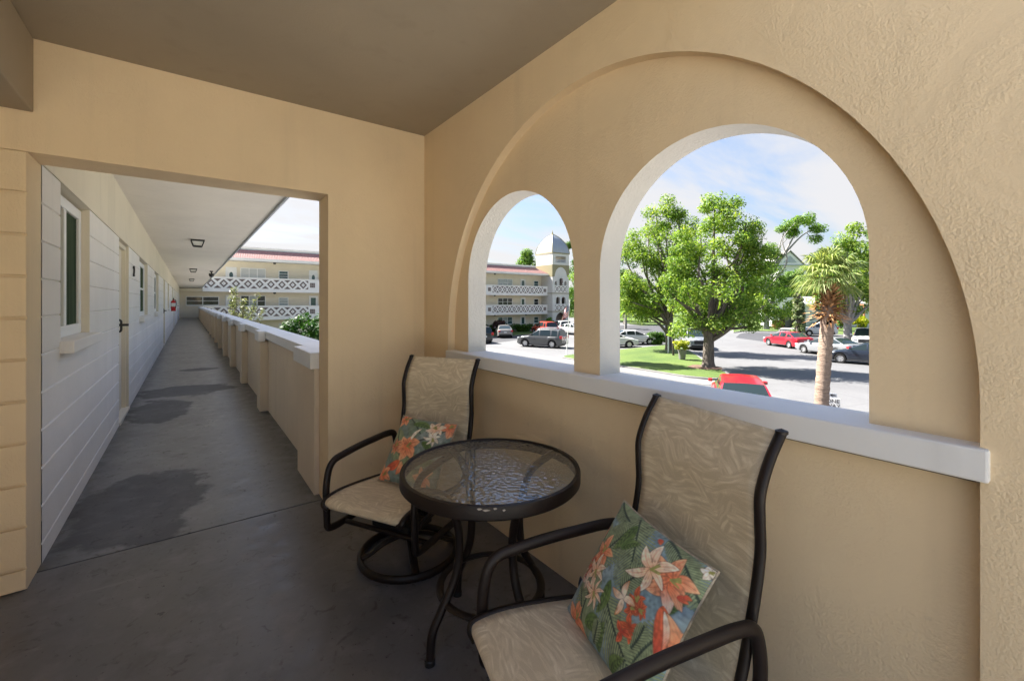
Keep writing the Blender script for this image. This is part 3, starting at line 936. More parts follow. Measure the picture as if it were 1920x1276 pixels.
# ---- cushions: the printed cloth is computed here as colour per vertex of a fine mesh
class Print:
    def __init__(s, n, base):
        s.n = n
        a = (np.arange(n) + 0.5) / n
        s.U, s.V = np.meshgrid(a, a, indexing='xy')
        s.C = np.empty((n, n, 3)); s.C[:] = base
    def put(s, mask, col, k=1.0):
        m = np.clip(mask, 0, 1)[..., None] * k
        s.C = s.C * (1 - m) + np.asarray(col) * m
    def seg(s, p, q, w, col, k=1.0):
        p = np.array(p); q = np.array(q); d = q - p; L = max(1e-6, d @ d)
        t = np.clip(((s.U - p[0]) * d[0] + (s.V - p[1]) * d[1]) / L, 0, 1)
        dist = np.hypot(s.U - p[0] - t * d[0], s.V - p[1] - t * d[1])
        ww = w * (1 - 0.75 * t)
        s.put(np.where(dist < ww * 2 + 2.5 / s.n, 1 - (dist - ww) * s.n * 0.8, 0), col, k)
    def blade(s, p, ang, L, W, c0, c1, mid=None, edge=None, pw=0.8):
        ca, sa = math.cos(ang), math.sin(ang)
        x = ((s.U - p[0]) * ca + (s.V - p[1]) * sa) / L
        y = (-(s.U - p[0]) * sa + (s.V - p[1]) * ca) / L
        y = y - 0.10 * np.sin(np.clip(x, 0, 1) * PI)
        xc = np.clip(x, 0, 1)
        w = W * np.sin(PI * xc ** pw) ** 0.8
        ins = np.clip((w - np.abs(y)) * L * s.n * 0.7 + 0.5, 0, 1) * ((x > 0) & (x < 1))
        col = np.asarray(c0) * (1 - xc)[..., None] + np.asarray(c1) * xc[..., None]
        st = 0.10 * np.sin(np.abs(y) / max(W, 1e-6) * 14 - xc * 6)
        col = np.clip(col * (1 + st[..., None]), 0, 1)
        if edge is not None:
            out = np.clip((w + 0.018 / L * 0.35 - np.abs(y)) * L * s.n * 0.7 + 0.5, 0, 1) * ((x > -0.01) & (x < 1.01))
            s.put(out, edge, 0.45)
        m = ins[..., None]
        s.C = s.C * (1 - m) + col * m
        if mid is not None:
            mm = np.clip(1 - np.abs(y) * L * s.n * 0.8, 0, 1) * ((x > 0.05) & (x < 0.9))
            s.put(mm, mid, 0.7)
    def frond(s, p, ang, L, bend, col, dark, nl=22, wl=0.36):
        pts = []
        a = ang; q = np.array(p, float)
        for i in range(nl + 1):
            pts.append((q.copy(), a)); q = q + np.array([math.cos(a), math.sin(a)]) * L / nl; a += bend / nl
        for i, (q, a) in enumerate(pts):
            t = i / nl
            ll = L * wl * (math.sin(PI * min(1, 0.12 + t * 0.86)) ** 0.6)
            for sd in (-1, 1):
                e = q + np.array([math.cos(a + sd * 0.95), math.sin(a + sd * 0.95)]) * ll
                s.seg(q, e, 0.0095, dark, 0.85)
                s.seg(q + np.array([0.003, 0.003]), e, 0.006, col, 0.95)
        for (q, a), (q2, a2) in zip(pts[:-1], pts[1:]): s.seg(q, q2, 0.005, dark, 0.9)
    def flower(s, p, r, n, rot, c0, c1, seed, edge=(0.25, 0.05, 0.02), W=0.2, heart=(0.30, 0.28, 0.06)):
        rd = random.Random(seed)
        for i in range(n):
            a = rot + 2 * PI * i / n + rd.uniform(-0.2, 0.2)
            s.blade(p, a, r * rd.uniform(0.8, 1.1), W * rd.uniform(0.85, 1.2), c0, c1, mid=tuple(x * 0.75 for x in c0), edge=edge)
        if heart is not None:
            for i in range(5):
                a = rot + rd.uniform(-0.7, 0.7)
                s.seg(p, (p[0] + math.cos(a) * r * 0.35, p[1] + math.sin(a) * r * 0.35), 0.006, heart)

TEAL = (0.17, 0.26, 0.29)
G1, G1D = (0.24, 0.30, 0.15), (0.022, 0.045, 0.03)
G2, G2D = (0.075, 0.15, 0.02), (0.025, 0.055, 0.01)
OR, DO, CR, PE, RED = (0.70, 0.13, 0.03), (0.42, 0.05, 0.008), (0.80, 0.70, 0.55), (0.80, 0.40, 0.20), (0.45, 0.03, 0.012)
EDG = (0.16, 0.07, 0.03)

def big_leaf(p, x, y, ang, L, W):
    p.blade((x, y), ang, L, W, G2, (0.13, 0.20, 0.05), mid=G2D, edge=G2D)
    ca, sa = math.cos(ang), math.sin(ang)
    for i in range(5):
        tt = 0.15 + i * 0.16
        b = (x + ca * L * tt, y + sa * L * tt)
        for sd in (-1, 1):
            a = ang + sd * 0.8
            p.seg(b, (b[0] + math.cos(a) * L * W * 0.75, b[1] + math.sin(a) * L * W * 0.75), 0.004, G2D, 0.6)

def print_front(n):
    p = Print(n, TEAL)
    p.put((np.sin(p.U * 9 + 2 * np.sin(p.V * 7)) > 0.3) * 0.5, (0.25, 0.33, 0.38))
    p.frond((0.02, 0.90), 0.2, 0.35, 0.5, G1, G1D, 18); p.frond((0.02, 0.99), -0.5, 0.3, 0.5, G1, G1D, 16); p.frond((0.60, 1.0), -0.2, 0.35, -0.4, G1, G1D, 18)
    p.frond((0.42, 1.02), -1.9, 0.55, -0.5, G1, G1D, 24)
    p.frond((0.30, 0.98), -0.75, 0.55, -0.5, G1, G1D, 22)
    p.frond((0.10, 0.42), 0.9, 0.5, 0.5, G1, G1D, 22)
    p.frond((0.46, 0.40), -0.65, 0.62, 0.25, G1, G1D, 26, 0.42)
    p.frond((0.55, 0.52), 1.25, 0.36, -0.6, G1, G1D, 18)
    p.frond((0.30, 0.50), -1.75, 0.50, 0.3, G1, G1D, 24)
    p.frond((0.75, 0.95), -0.35, 0.35, -0.6, G1, G1D, 18)
    p.frond((0.98, 0.55), -2.2, 0.4, 0.5, G1, G1D, 18)
    p.frond((0.06, 0.80), -1.3, 0.45, 0.4, G1, G1D, 20)
    big_leaf(p, 0.34, 0.93, -1.75, 0.26, 0.20); big_leaf(p, 0.36, 0.72, 0.75, 0.17, 0.20)
    big_leaf(p, 0.44, 0.50, -1.62, 0.25, 0.17); big_leaf(p, 0.33, 0.12, 0.35, 0.24, 0.24); big_leaf(p, 0.52, 0.04, 1.5, 0.22, 0.22)
    big_leaf(p, 0.66, 0.02, 1.0, 0.2, 0.2); big_leaf(p, 0.90, 0.60, 1.2, 0.16, 0.2)
    # large pale lily and its orange neighbour, top right
    p.flower((0.82, 0.78), 0.18, 5, 0.35, OR, PE, 3, EDG, 0.28)
    p.blade((0.80, 0.72), -0.9, 0.17, 0.24, OR, CR, edge=EDG); p.blade((0.82, 0.74), -0.5, 0.16, 0.2, OR, PE, edge=EDG)
    p.flower((0.67, 0.75), 0.19, 6, 0.6, PE, CR, 5, EDG, 0.17)
    # hanging trumpet right edge, dark red cluster in the middle
    p.blade((0.86, 0.62), -1.3, 0.30, 0.20, OR, RED, edge=EDG); p.blade((0.90, 0.60), -1.05, 0.26, 0.17, PE, OR, edge=EDG); p.blade((0.88, 0.60), -1.2, 0.22, 0.08, CR, OR, edge=EDG)
    for q, r_, sd in (((0.70, 0.53), 0.085, 8), ((0.745, 0.50), 0.07, 31), ((0.69, 0.47), 0.06, 32)): p.flower(q, r_, 6, 0.3 + sd, DO, OR, sd, EDG, 0.26)
    p.flower((0.60, 0.48), 0.14, 4, -1.6, CR, (0.55, 0.20, 0.04), 9, EDG, 0.2, None)
    p.flower((0.73, 0.37), 0.10, 4, -1.2, DO, OR, 10, EDG, 0.24, None); p.flower((0.69, 0.31), 0.08, 3, -1.8, RED, OR, 33, EDG, 0.24, None)
    # left group
    p.flower((0.20, 0.60), 0.15, 5, 1.6, OR, PE, 12, EDG, 0.24)
    for q, r_, sd in (((0.12, 0.47), 0.08, 14), ((0.10, 0.40), 0.07, 34), ((0.15, 0.42), 0.06, 35)): p.flower(q, r_, 6, 2.4 + sd, DO, OR, sd, EDG, 0.24)
    p.flower((0.24, 0.46), 0.14, 6, -1.3, PE, CR, 13, EDG, 0.17)
    p.flower((0.17, 0.34), 0.12, 4, -1.7, CR, OR, 15, EDG, 0.2, None)
    p.flower((0.33, 0.34), 0.12, 8, -0.9, PE, CR, 16, EDG, 0.12)
    p.flower((0.05, 0.36), 0.07, 7, 0.9, PE, CR, 36, EDG, 0.14)
    p.flower((0.20, 0.06), 0.16, 4, 1.3, OR, PE, 17, EDG, 0.24)
    p.flower((0.97, 0.97), 0.06, 6, 0.3, CR, CR, 18, EDG, 0.3)
    p.blade((0.90, 0.72), 0.1, 0.07, 0.3, RED, OR, edge=EDG); p.blade((0.93, 0.74), 0.4, 0.05, 0.3, RED, OR, edge=EDG); p.blade((0.03, 0.78), -1.4, 0.14, 0.16, OR, PE, edge=EDG); p.blade((0.55, 0.96), -0.6, 0.06, 0.3, RED, OR, edge=EDG)
    for k in range(12): p.frond((random.Random(k).uniform(0, 1), random.Random(k + 50).uniform(0, 0.3)), random.Random(k + 90).uniform(0.6, 2.4), 0.16, 0.4, G1, G1D, 9) if k % 3 == 0 else None
    return p

def print_back(n):
    p = Print(n, (0.16, 0.215, 0.19))
    p.put((np.sin(p.U * 8 + 2 * np.sin(p.V * 9)) > 0.2) * 0.5, (0.13, 0.19, 0.15))
    p.frond((0.2, 0.98), -0.5, 0.6, -0.4, (0.2, 0.27, 0.18), G1D, 22); p.frond((0.5, 0.60), 0.4, 0.5, 0.4, (0.28, 0.33, 0.30), G1D, 22)
    p.frond((0.45, 0.4), -0.5, 0.5, -0.4, G1, G1D, 22); p.frond((0.10, 0.75), -1.2, 0.5, 0.4, G1, G1D, 22); p.frond((0.3, 0.25), -0.2, 0.6, 0.6, G1, G1D, 22)
    big_leaf(p, 0.32, 0.88, -0.1, 0.34, 0.16); big_leaf(p, 0.62, 0.62, -0.6, 0.24, 0.2); big_leaf(p, 0.70, 0.30, 0.4, 0.24, 0.2)
    p.flower((0.10, 0.94), 0.17, 5, 0.6, OR, PE, 23, EDG, 0.26)
    p.flower((0.93, 0.92), 0.17, 5, 1.0, OR, PE, 24, EDG, 0.28); p.flower((0.74, 0.86), 0.15, 6, 2.6, PE, CR, 25, EDG, 0.22); p.flower((0.76, 0.70), 0.14, 7, -1.4, CR, CR, 26, EDG, 0.16)
    p.flower((0.40, 0.52), 0.21, 6, 0.4, OR, PE, 27, EDG, 0.28); p.blade((0.42, 0.62), 1.1, 0.22, 0.12, CR, CR, edge=EDG)
    p.flower((0.17, 0.50), 0.15, 6, 0.9, DO, PE, 28, EDG, 0.24)
    p.blade((0.36, 0.30), -2.7, 0.28, 0.22, OR, RED, edge=EDG); p.blade((0.40, 0.30), -1.9, 0.2, 0.22, PE, OR, edge=EDG)
    p.flower((0.08, 0.08), 0.18, 5, 0.7, OR, PE, 29, EDG, 0.26); p.flower((0.8, 0.15), 0.18, 5, 0.7, OR, PE, 30, EDG, 0.26)
    return p

def cloth_mat():
    t = NT('printed_floral_cloth')
    a = t.node('ShaderNodeVertexColor'); a.layer_name = 'print'
    w = t.noise(t.objc(), 500, 1)
    t.link(t.mix(0.25, a.outputs['Color'], t.ramp(w.outputs['Fac'], [(0.3, g(0.7)), (0.7, g(1.1))]), 'MULTIPLY'), t.b.inputs['Base Color'])
    t.b.inputs['Roughness'].default_value = 0.75; t.b.inputs['Sheen Weight'].default_value = 0.1
    w2 = t.noise(t.objc(), 9, 3, 0.5, 0.5)
    t.bump(w2.outputs['Fac'], 0.25, 0.02)
    return t.mat
M['cloth'] = cloth_mat()
M['piping'] = simple('cushion_piping', (0.42, 0.36, 0.27), 0.7, 0.5, 40, obj=True)

def make_cushion(name, label, pr, S, TK, origin, ex, ey):
    """ex: along the top edge, ey: from the bottom edge to the top edge, front side = ex x ey"""
    ex = Vector(ex).normalized(); ey = Vector(ey); ey = (ey - ex * ey.dot(ex)).normalized(); ez = ex.cross(ey)
    n = pr.n
    M4 = Matrix((( ex.x, ey.x, ez.x, origin[0]), (ex.y, ey.y, ez.y, origin[1]), (ex.z, ey.z, ez.z, origin[2]), (0, 0, 0, 1)))
    a = np.linspace(-1, 1, n + 1)
    U, V = np.meshgrid(a, a, indexing='xy')
    pinch = 1 - 0.055 * (1 - np.abs(V) ** 2.2) * np.abs(U) ** 3
    pinch2 = 1 - 0.055 * (1 - np.abs(U) ** 2.2) * np.abs(V) ** 3
    X = U * pinch * S / 2; Y = V * pinch2 * S / 2
    h = (np.clip(1 - U ** 2, 0, 1) ** 0.55) * (np.clip(1 - V ** 2, 0, 1) ** 0.55)
    Z = TK / 2 * h + 0.0035 * np.sin(U * 7 + 3 * V) * (np.abs(U * V)) * (1 - np.maximum(np.abs(U), np.abs(V)) ** 6)
    V1 = np.stack([X, Y, Z], -1).reshape(-1, 3); V2 = np.stack([X, Y, -Z * 0.8], -1).reshape(-1, 3)
    idx = np.arange((n + 1) * (n + 1)).reshape(n + 1, n + 1)
    F = np.stack([idx[:-1, :-1], idx[:-1, 1:], idx[1:, 1:], idx[1:, :-1]], -1).reshape(-1, 4)
    st = 6 if n % 6 == 0 else 4
    sub = idx[::st, ::st]
    back = V2.reshape(n + 1, n + 1, 3)[::st, ::st].reshape(-1, 3)
    m = sub.shape[0]; id2 = np.arange(m * m).reshape(m, m) + len(V1)
    F2 = np.stack([id2[:-1, :-1], id2[1:, :-1], id2[1:, 1:], id2[:-1, 1:]], -1).reshape(-1, 4)
    o = np_mesh(name, np.concatenate([V1, back]), np.concatenate([F, F2]), M['cloth'], smooth=True)
    col = np.full((len(V1) + len(back), 4), 1.0, np.float32)
    Cs = pr.C
    lum = Cs.mean(-1, keepdims=True)
    mot = np.kron(rng.normal(size=(n // 4 + 1, n // 4 + 1)), np.ones((4, 4)))[:n, :n]
    for _ in range(3): mot = (mot + np.roll(mot, 1, 0) + np.roll(mot, 1, 1) + np.roll(mot, -1, 0) + np.roll(mot, -1, 1)) / 5
    Cs = np.clip((lum + (Cs - lum) * 0.92) * (1.2 + 0.22 * mot[..., None]) + 0.012, 0.005, 0.9)
    pad = np.pad(Cs, ((0, 1), (0, 1), (0, 0)), 'edge')
    col[:len(V1), :3] = pad.reshape(-1, 3); col[len(V1):, :3] = (0.2, 0.27, 0.24)
    at_ = o.data.color_attributes.new('print', 'FLOAT_COLOR', 'POINT')
    at_.data.foreach_set('color', col.ravel())
    o.matrix_world = M4
    tag(o, label, 'cushion', 'floral cushions on the chairs')
    # piping round the seam
    ring = [V1.reshape(n + 1, n + 1, 3)[0, i] for i in range(0, n + 1, st)] + [V1.reshape(n + 1, n + 1, 3)[i, n] for i in range(st, n + 1, st)] \
        + [V1.reshape(n + 1, n + 1, 3)[n, n - i] for i in range(st, n + 1, st)] + [V1.reshape(n + 1, n + 1, 3)[n - i, 0] for i in range(st, n, st)]
    mb = MB(); mb.tube([tuple(map(float, p)) for p in ring], 0.0035, 6, closed=True)
    pp = mb.build('piping', M['piping'], o, smooth=60)
    return o

def chair_pt(C, f, lat, y, z):
    return Vector((C[0] + lat * f.y + y * f.x, C[1] - lat * f.x + y * f.y, z))

def cushion_on(C, f, name, label, pr, tl, tr, bl, S, TK):
    a = chair_pt(C, f, *tl); b = chair_pt(C, f, *tr); c = chair_pt(C, f, *bl)
    # top-left, top-right, bottom-left as seen from the front
    ex = b - a; ey = a - c
    exn = ex.normalized(); eyn = (ey - exn * ey.dot(exn)).normalized()
    o = a + exn * S / 2 - eyn * S / 2
    return make_cushion(name, label, pr, S, TK, o, exn, eyn)

cushion_on(CH1, F1, 'cushion', 'tropical floral cushion with a big pale lily, leaning in the nearest chair', print_front(240), (0.19, -0.165, 0.715), (-0.20, -0.165, 0.700), (0.19, 0.045, 0.405), 0.40, 0.15)
cushion_on(CH2, F2, 'cushion', 'smaller looking floral cushion leaning in the far corner chair behind the table', print_back(132), (0.165, -0.165, 0.715), (-0.20, -0.165, 0.705), (0.165, 0.045, 0.41), 0.38, 0.14)

# ---- scrap at the foot of the wall
mb = MB()
pts = [(0, 0, 0), (0.05, 0.0, 0.0), (0.055, 0.004, 0.03), (0.035, 0.006, 0.052), (0.018, 0.003, 0.064), (0.008, 0.0, 0.085), (0.0, -0.002, 0.05)]
n = len(pts)
mb.add([(p[0], p[1] - 0.004, p[2]) for p in pts] + [(p[0], p[1] + 0.004, p[2]) for p in pts], [tuple(range(n))[::-1], tuple(range(n, 2 * n))] + [(i, (i + 1) % n, n + (i + 1) % n, n + i) for i in range(n)])
o = mb.build('plastic_scrap', simple('slate_grey_scrap', (0.06, 0.062, 0.085), 0.5, 0.35, 30), loc=(1.505, 1.475, 0.004), rz=R(-80))
tag(o, 'torn slate grey scrap standing at the wall base beside the front cushion', 'scrap')
# =================================================================== GROUND
def ring(poly, z0, z1, mat, name, label=None):
    mb = MB(); mb.prism(poly, z0, z1); o = mb.build(name, mat); tag(o, label, None, kind='structure'); return o

def gpoly(px, z=ZG):
    p = [at(u, v, z) for u, v in px]
    a = sum(p[i][0] * p[(i + 1) % len(p)][1] - p[(i + 1) % len(p)][0] * p[i][1] for i in range(len(p)))
    return p if a > 0 else p[::-1]

def rounded(poly, r=0.8, n=4):
    return [(p.x, p.y) for p in fillet([(x, y, 0) for x, y in poly], r, n, closed=True)]

def offset_poly(poly, d):
    """poly ccw; positive d grows"""
    out = []; n = len(poly)
    for i in range(n):
        a, b, c = Vector(poly[i - 1]), Vector(poly[i]), Vector(poly[(i + 1) % n])
        e1 = (b - a); e2 = (c - b)
        if e1.length < 1e-6 or e2.length < 1e-6: continue
        n1 = Vector((e1.y, -e1.x)).normalized(); n2 = Vector((e2.y, -e2.x)).normalized()
        m = (n1 + n2); m = m.normalized() if m.length > 1e-6 else n1
        k = d / max(0.5, m.dot(n1))
        out.append((b.x + m.x * k, b.y + m.y * k))
    return out

# base turf sheet to the horizon
mb = MB(); mb.quad((-1500, -1500, ZG - 0.012), (1500, -1500, ZG - 0.012), (1500, 1500, ZG - 0.012), (-1500, 1500, ZG - 0.012))
o = mb.build('ground', M['lawn']); tag(o, 'grassy ground reaching away behind the buildings', 'ground', kind='structure')
# parking lot and roads
lot = [(-60.0, -60.0), (30.0, -60.0), (40.0, -12.0), (60.0, 2.0), (76.0, 16.0), (70.0, 27.0), (60.0, 36.0), (66.0, 50.0), (90.0, 80.0), (84.0, 86.0), (60.0, 62.0), (52.0, 44.6), (46.5, 43.6), (20.0, 43.6), (6.0, 43.6), (6.0, 3.0), (-60.0, 3.0)]
mb = MB(); mb.prism(lot, ZG - 0.3, ZG)
o = mb.build('parking_lot', M['lot']); tag(o, 'sun bleached grey asphalt of the parking lot and drive', 'parking lot', kind='structure')

mb = MB(); mb.prism([(1.7, -40.0), (13.0, -40.0), (13.0, 41.0), (1.7, 41.0)], ZG - 0.2, ZG + 0.006)  # pale paving added out of sight to bounce sunlight into the walkway
o = mb.build('bounce_paving', M['bounce_court']); tag(o, 'pale paving added out of view along our building to bounce light upward', 'paving', kind='structure')

def sheet(px, z, mat, name, label, r=0.8):
    mb = MB(); mb.prism(rounded(gpoly(px), r), ZG - 0.2, z); o = mb.build(name, mat); tag(o, label, None, kind='structure'); return o

sheet([(1379, 633), (1388, 625), (1408, 622.5), (1455, 624), (1500, 629), (1640, 638), (1640, 646), (1520, 640), (1450, 643), (1440, 641)], ZG + 0.004, M['lot_dark'], 'side_road', 'dark fresh asphalt of the side road')
sheet([(905, 634), (985, 629), (1005, 631), (950, 640), (905, 645)], ZG + 0.004, M['lot_dark'], 'parking_bay', 'dark asphalt bays by the hedge', 0.4)
sheet([(1150, 610), (1260, 610.5), (1285, 622), (1230, 626), (1150, 626)], ZG + 0.004, M['lot_dark'], 'back_road', 'dark shaded road beyond the white cars')

def kerbed(px, name, label, r=1.2, kerb=0.18, gap=None):
    p = rounded(gpoly(px), r, 6)
    mb = MB(); mb.prism(offset_poly(p, kerb), ZG - 0.1, ZG + 0.11); k = mb.build('kerb', M['concrete']); tag(k, 'pale concrete kerb round the ' + name.replace('_', ' '), None, kind='structure')
    mb = MB(); mb.prism(p, ZG - 0.1, ZG + 0.125); o = mb.build(name, M['lawn']); tag(o, label, None, kind='structure')
    return p

isl = kerbed([(1050, 670), (1085, 676.5), (1160, 687), (1230, 698), (1290, 708), (1345, 713), (1366, 706), (1340, 690), (1318, 678), (1296, 662), (1262, 648), (1235, 650), (1160, 658), (1090, 665)], 'lawn_island', 'green lawn island with the big shade tree', 0.9)
# pale gutter strip and walk on the near side of the island
walk = gpoly([(905, 658), (960, 664), (1040, 676), (1085, 684), (1160, 695), (1230, 707), (1290, 718), (1330, 722), (1345, 714), (1290, 709), (1230, 699), (1160, 688), (1085, 677), (1045, 670.5), (960, 657), (905, 651)])
mb = MB(); mb.prism(walk, ZG - 0.1, ZG + 0.02); o = mb.build('footpath', M['concrete']); tag(o, 'pale concrete footpath along the near side of the lawn island', 'footpath', kind='structure')
kerbed([(905, 622), (985, 620), (1010, 624), (985, 629), (905, 632)], 'hedge_lawn', 'strip of lawn in front of the clipped hedge', 0.4)
kerbed([(1375, 624), (1392, 621), (1460, 622), (1458, 611), (1380, 607), (1376, 612)], 'far_lawn', 'bright lawn beyond the side road', 1.0)
sheet([(1455, 622), (1520, 628), (1560, 625), (1500, 612), (1458, 614)], ZG + 0.03, M['concrete'], 'driveway', 'pale concrete driveway of the house', 0.5)
kerbed([(1540, 626), (1640, 632), (1640, 615), (1540, 612)], 'house_lawn', 'front lawn of the pale house', 0.6)
kerbed([(1498, 633), (1512, 634), (1508, 629.5), (1490, 629)], 'planter_island', 'tiny planted island by the red sedan', 0.3, 0.12)
mb = MB()
c = at(1322, 692)
mb.prism([(c[0] + 1.0 * math.cos(2 * PI * i / 20) * (1 + 0.12 * math.sin(i * 2.3)), c[1] + 1.0 * math.sin(2 * PI * i / 20) * (1 + 0.12 * math.cos(i * 1.7))) for i in range(20)], ZG, ZG + 0.14)
o = mb.build('mulch_bed', M['mulch']); tag(o, 'brown mulch round the foot of the big tree', 'mulch', kind='structure')

# =================================================================== THE WING OPPOSITE
YR, YWL = 48.0, 49.4          # railing plane, wall plane
WX0, WX1 = -3.0, 42.45
wing = thing('apartment_wing', 'long three storey cream apartment wing with diamond patterned balconies and a pink tiled roof', 'apartment building', (0, 0, 0))
FL = [0.0, 2.68]
mb = MB()
mb.box(WX0, WX1, YWL, YWL + 8, ZG - 0.2, 5.5)
mb.build('wall', M['fac_cream'], wing)
mb = MB(); mb.box(1.02, WX1, YR + 0.13, YWL - 0.003, -0.26, -0.005); mb.box(-0.7, WX1, YR + 0.13, YWL - 0.003, 2.42, 2.675)
mb.build('walkway_slab', M['fac_cream'], wing)
# panels and lattice
def lattice(mb, x0, x1, z0, z1, y, n, m=1, th=0.012):
    """taupe diamonds and triangles standing proud of a white panel facing -Y"""
    c = (x1 - x0) / n; h = z1 - z0
    def slab(pts):
        k = len(pts)
        mb.add([(p[0], y - th, p[1]) for p in pts] + [(p[0], y, p[1]) for p in pts], [tuple(range(k))] + [(i, k + i, k + (i + 1) % k, (i + 1) % k) for i in range(k)], m)
    for i in range(n):
        cx = x0 + (i + 0.5) * c; cz = (z0 + z1) / 2
        a, b, a2, b2 = 0.36 * c, 0.44 * h, 0.19 * c, 0.23 * h
        o_ = [(cx - a, cz), (cx, cz - b), (cx + a, cz), (cx, cz + b)]; i_ = [(cx - a2, cz), (cx, cz - b2), (cx + a2, cz), (cx, cz + b2)]
        for k in range(4):
            l = (k + 1) % 4
            slab([o_[k], o_[l], i_[l], i_[k]])
        slab([(cx - 0.035, cz), (cx, cz - 0.04), (cx + 0.035, cz), (cx, cz + 0.04)])
    for i in range(n + 1):
        cx = x0 + i * c; w = 0.30 * c; hh = 0.30 * h
        l = max(x0, cx - w); r = min(x1, cx + w)
        for s in (0, 1):
            z = z1 if s == 0 else z0; za = z1 - hh if s == 0 else z0 + hh
            mid = min(max(cx, x0), x1)
            pts = [(l, z), (mid, za), (r, z)] if l < mid < r else ([(l, z), (l, za), (r, z)] if mid == l else [(l, z), (r, za), (r, z)])
            if s == 0: pts = pts
            else: pts = pts[::-1]
            slab(pts)
bays_x = [(1.04, 10.8, 9), (10.8, 21.2, 10), (21.2, 31.7, 10), (31.7, 42.45, 11)]
for fz in FL:
    for x0, x1, n in bays_x:
        mb = MB(); mb.box(x0, x1, YR, YR + 0.12, fz - 0.28, fz + 1.05); mb.box(x0, x1, YR - 0.03, YR + 0.15, fz + 1.052, fz + 1.10)
        lo = x0 + 0.95 if x0 > 20 else x0 + 0.15
        lattice(mb, lo, x1 - 0.95, fz + 0.06, fz + 0.93, YR, n)
        for vx in ([x1 - 0.55] + ([x0 + 0.45] if x0 > 20 else [])):
            for i in range(3):
                for j in range(3):
                    mb.box(vx - 0.24 + i * 0.165, vx - 0.09 + i * 0.165, YR - 0.012, YR - 0.001, fz + 0.25 + j * 0.165, fz + 0.40 + j * 0.165, 1)
        mb.build('balcony_railing', [M['fac_white'], M['pattern']], wing)
# roof
mb = MB(); mb.box(WX0, WX1 + 0.1, YR - 0.2, YWL + 8, 5.36, 5.62); fa = mb.build('fascia', M['fac_white'], wing)
mb = MB()
xa, xb = WX0, WX1 + 0.15
mb.add([(xa, YR - 0.15, 5.622), (xb, YR - 0.15, 5.622), (xb - 1.6, YR + 1.0, 6.50), (xa, YR + 1.0, 6.50), (xb, YWL + 8, 5.622), (xb - 1.6, YWL + 7, 6.50), (xa, YWL + 8, 5.622), (xa, YWL + 7, 6.50)],
       [(0, 1, 2, 3), (1, 4, 5, 2), (4, 6, 7, 5), (2, 5, 7, 3)])
mb.build('tiled_roof', M['tile'], wing)
mb = MB(); mb.box(WX0, xb - 1.65, YR + 1.06, YWL + 7, 6.40, 6.60); mb.build('flashing', M['flash'], wing)
mb = MB(); mb.box(WX0, xb - 1.6, YR + 1.0, YWL + 7, 6.602, 6.80); mb.build('roof_edge', M['fac_white'], wing)

def wing_window(x0, x1, z0, z1, n, mats, bars=1, fm='white'):
    f = MB(); t = 0.07; y = YWL
    f.box(x0, x1, y - 0.05, y - 0.004, z1 - t, z1); f.box(x0, x1, y - 0.07, y - 0.004, z0 - 0.04, z0 + t)
    w = (x1 - x0 - t) / n
    for i in range(n + 1): f.box(x0 + i * w, x0 + i * w + t, y - 0.05, y - 0.004, z0 + t, z1 - t)
    o = f.build('window', M[fm], wing)
    for i in range(n):
        mt = mats[i % len(mats)]
        a, b = x0 + i * w + t, x0 + (i + 1) * w
        p = MB(); p.box(a, b, y - 0.022, y - 0.012, z0 + t, z1 - t)
        p.build('pane', M[mt], o)
        if bars:
            p = MB()
            for k in range(bars):
                zz = z0 + t + (z1 - z0 - 2 * t) * (k + 1) / (bars + 1)
                p.box(a, b, y - 0.04, y - 0.023, zz - 0.02, zz + 0.02)
            p.build('glazing_bar', M[fm], o)

def wing_door(x0, x1, z0, glass='win_pale', side=False):
    d = MB(); y = YWL
    d.box(x0 + 0.08, x1 - 0.08, y - 0.04, y - 0.004, z0 + 0.02, z0 + 2.05)
    o = d.build('door', M['white'], wing)
    f = MB(); f.box(x0, x0 + 0.08, y - 0.07, y - 0.003, z0, z0 + 2.12); f.box(x1 - 0.08, x1, y - 0.07, y - 0.003, z0, z0 + 2.12); f.box(x0 + 0.08, x1 - 0.08, y - 0.07, y - 0.003, z0 + 2.05, z0 + 2.12)
    f.build('door_frame', M['white'], o)
    cx = (x0 + x1) / 2
    p = MB()
    if glass == 'oval':
        p.add([(cx + 0.16 * math.cos(2 * PI * i / 14), y - 0.046, z0 + 1.35 + 0.30 * math.sin(2 * PI * i / 14)) for i in range(14)], [tuple(range(14))])
    else:
        p.box(cx - 0.24, cx + 0.24, y - 0.05, y - 0.041, z0 + 1.0, z0 + 1.9)
    p.build('door_glass', M['win_teal'], o)
    h = MB(); h.lathe([(0.0, -0.03), (0.03, -0.02), (0.03, 0.02), (0.0, 0.03)], 8, c=(x0 + 0.16, y - 0.08, z0 + 1.0)); h.build('handle', M['black_metal'], o)

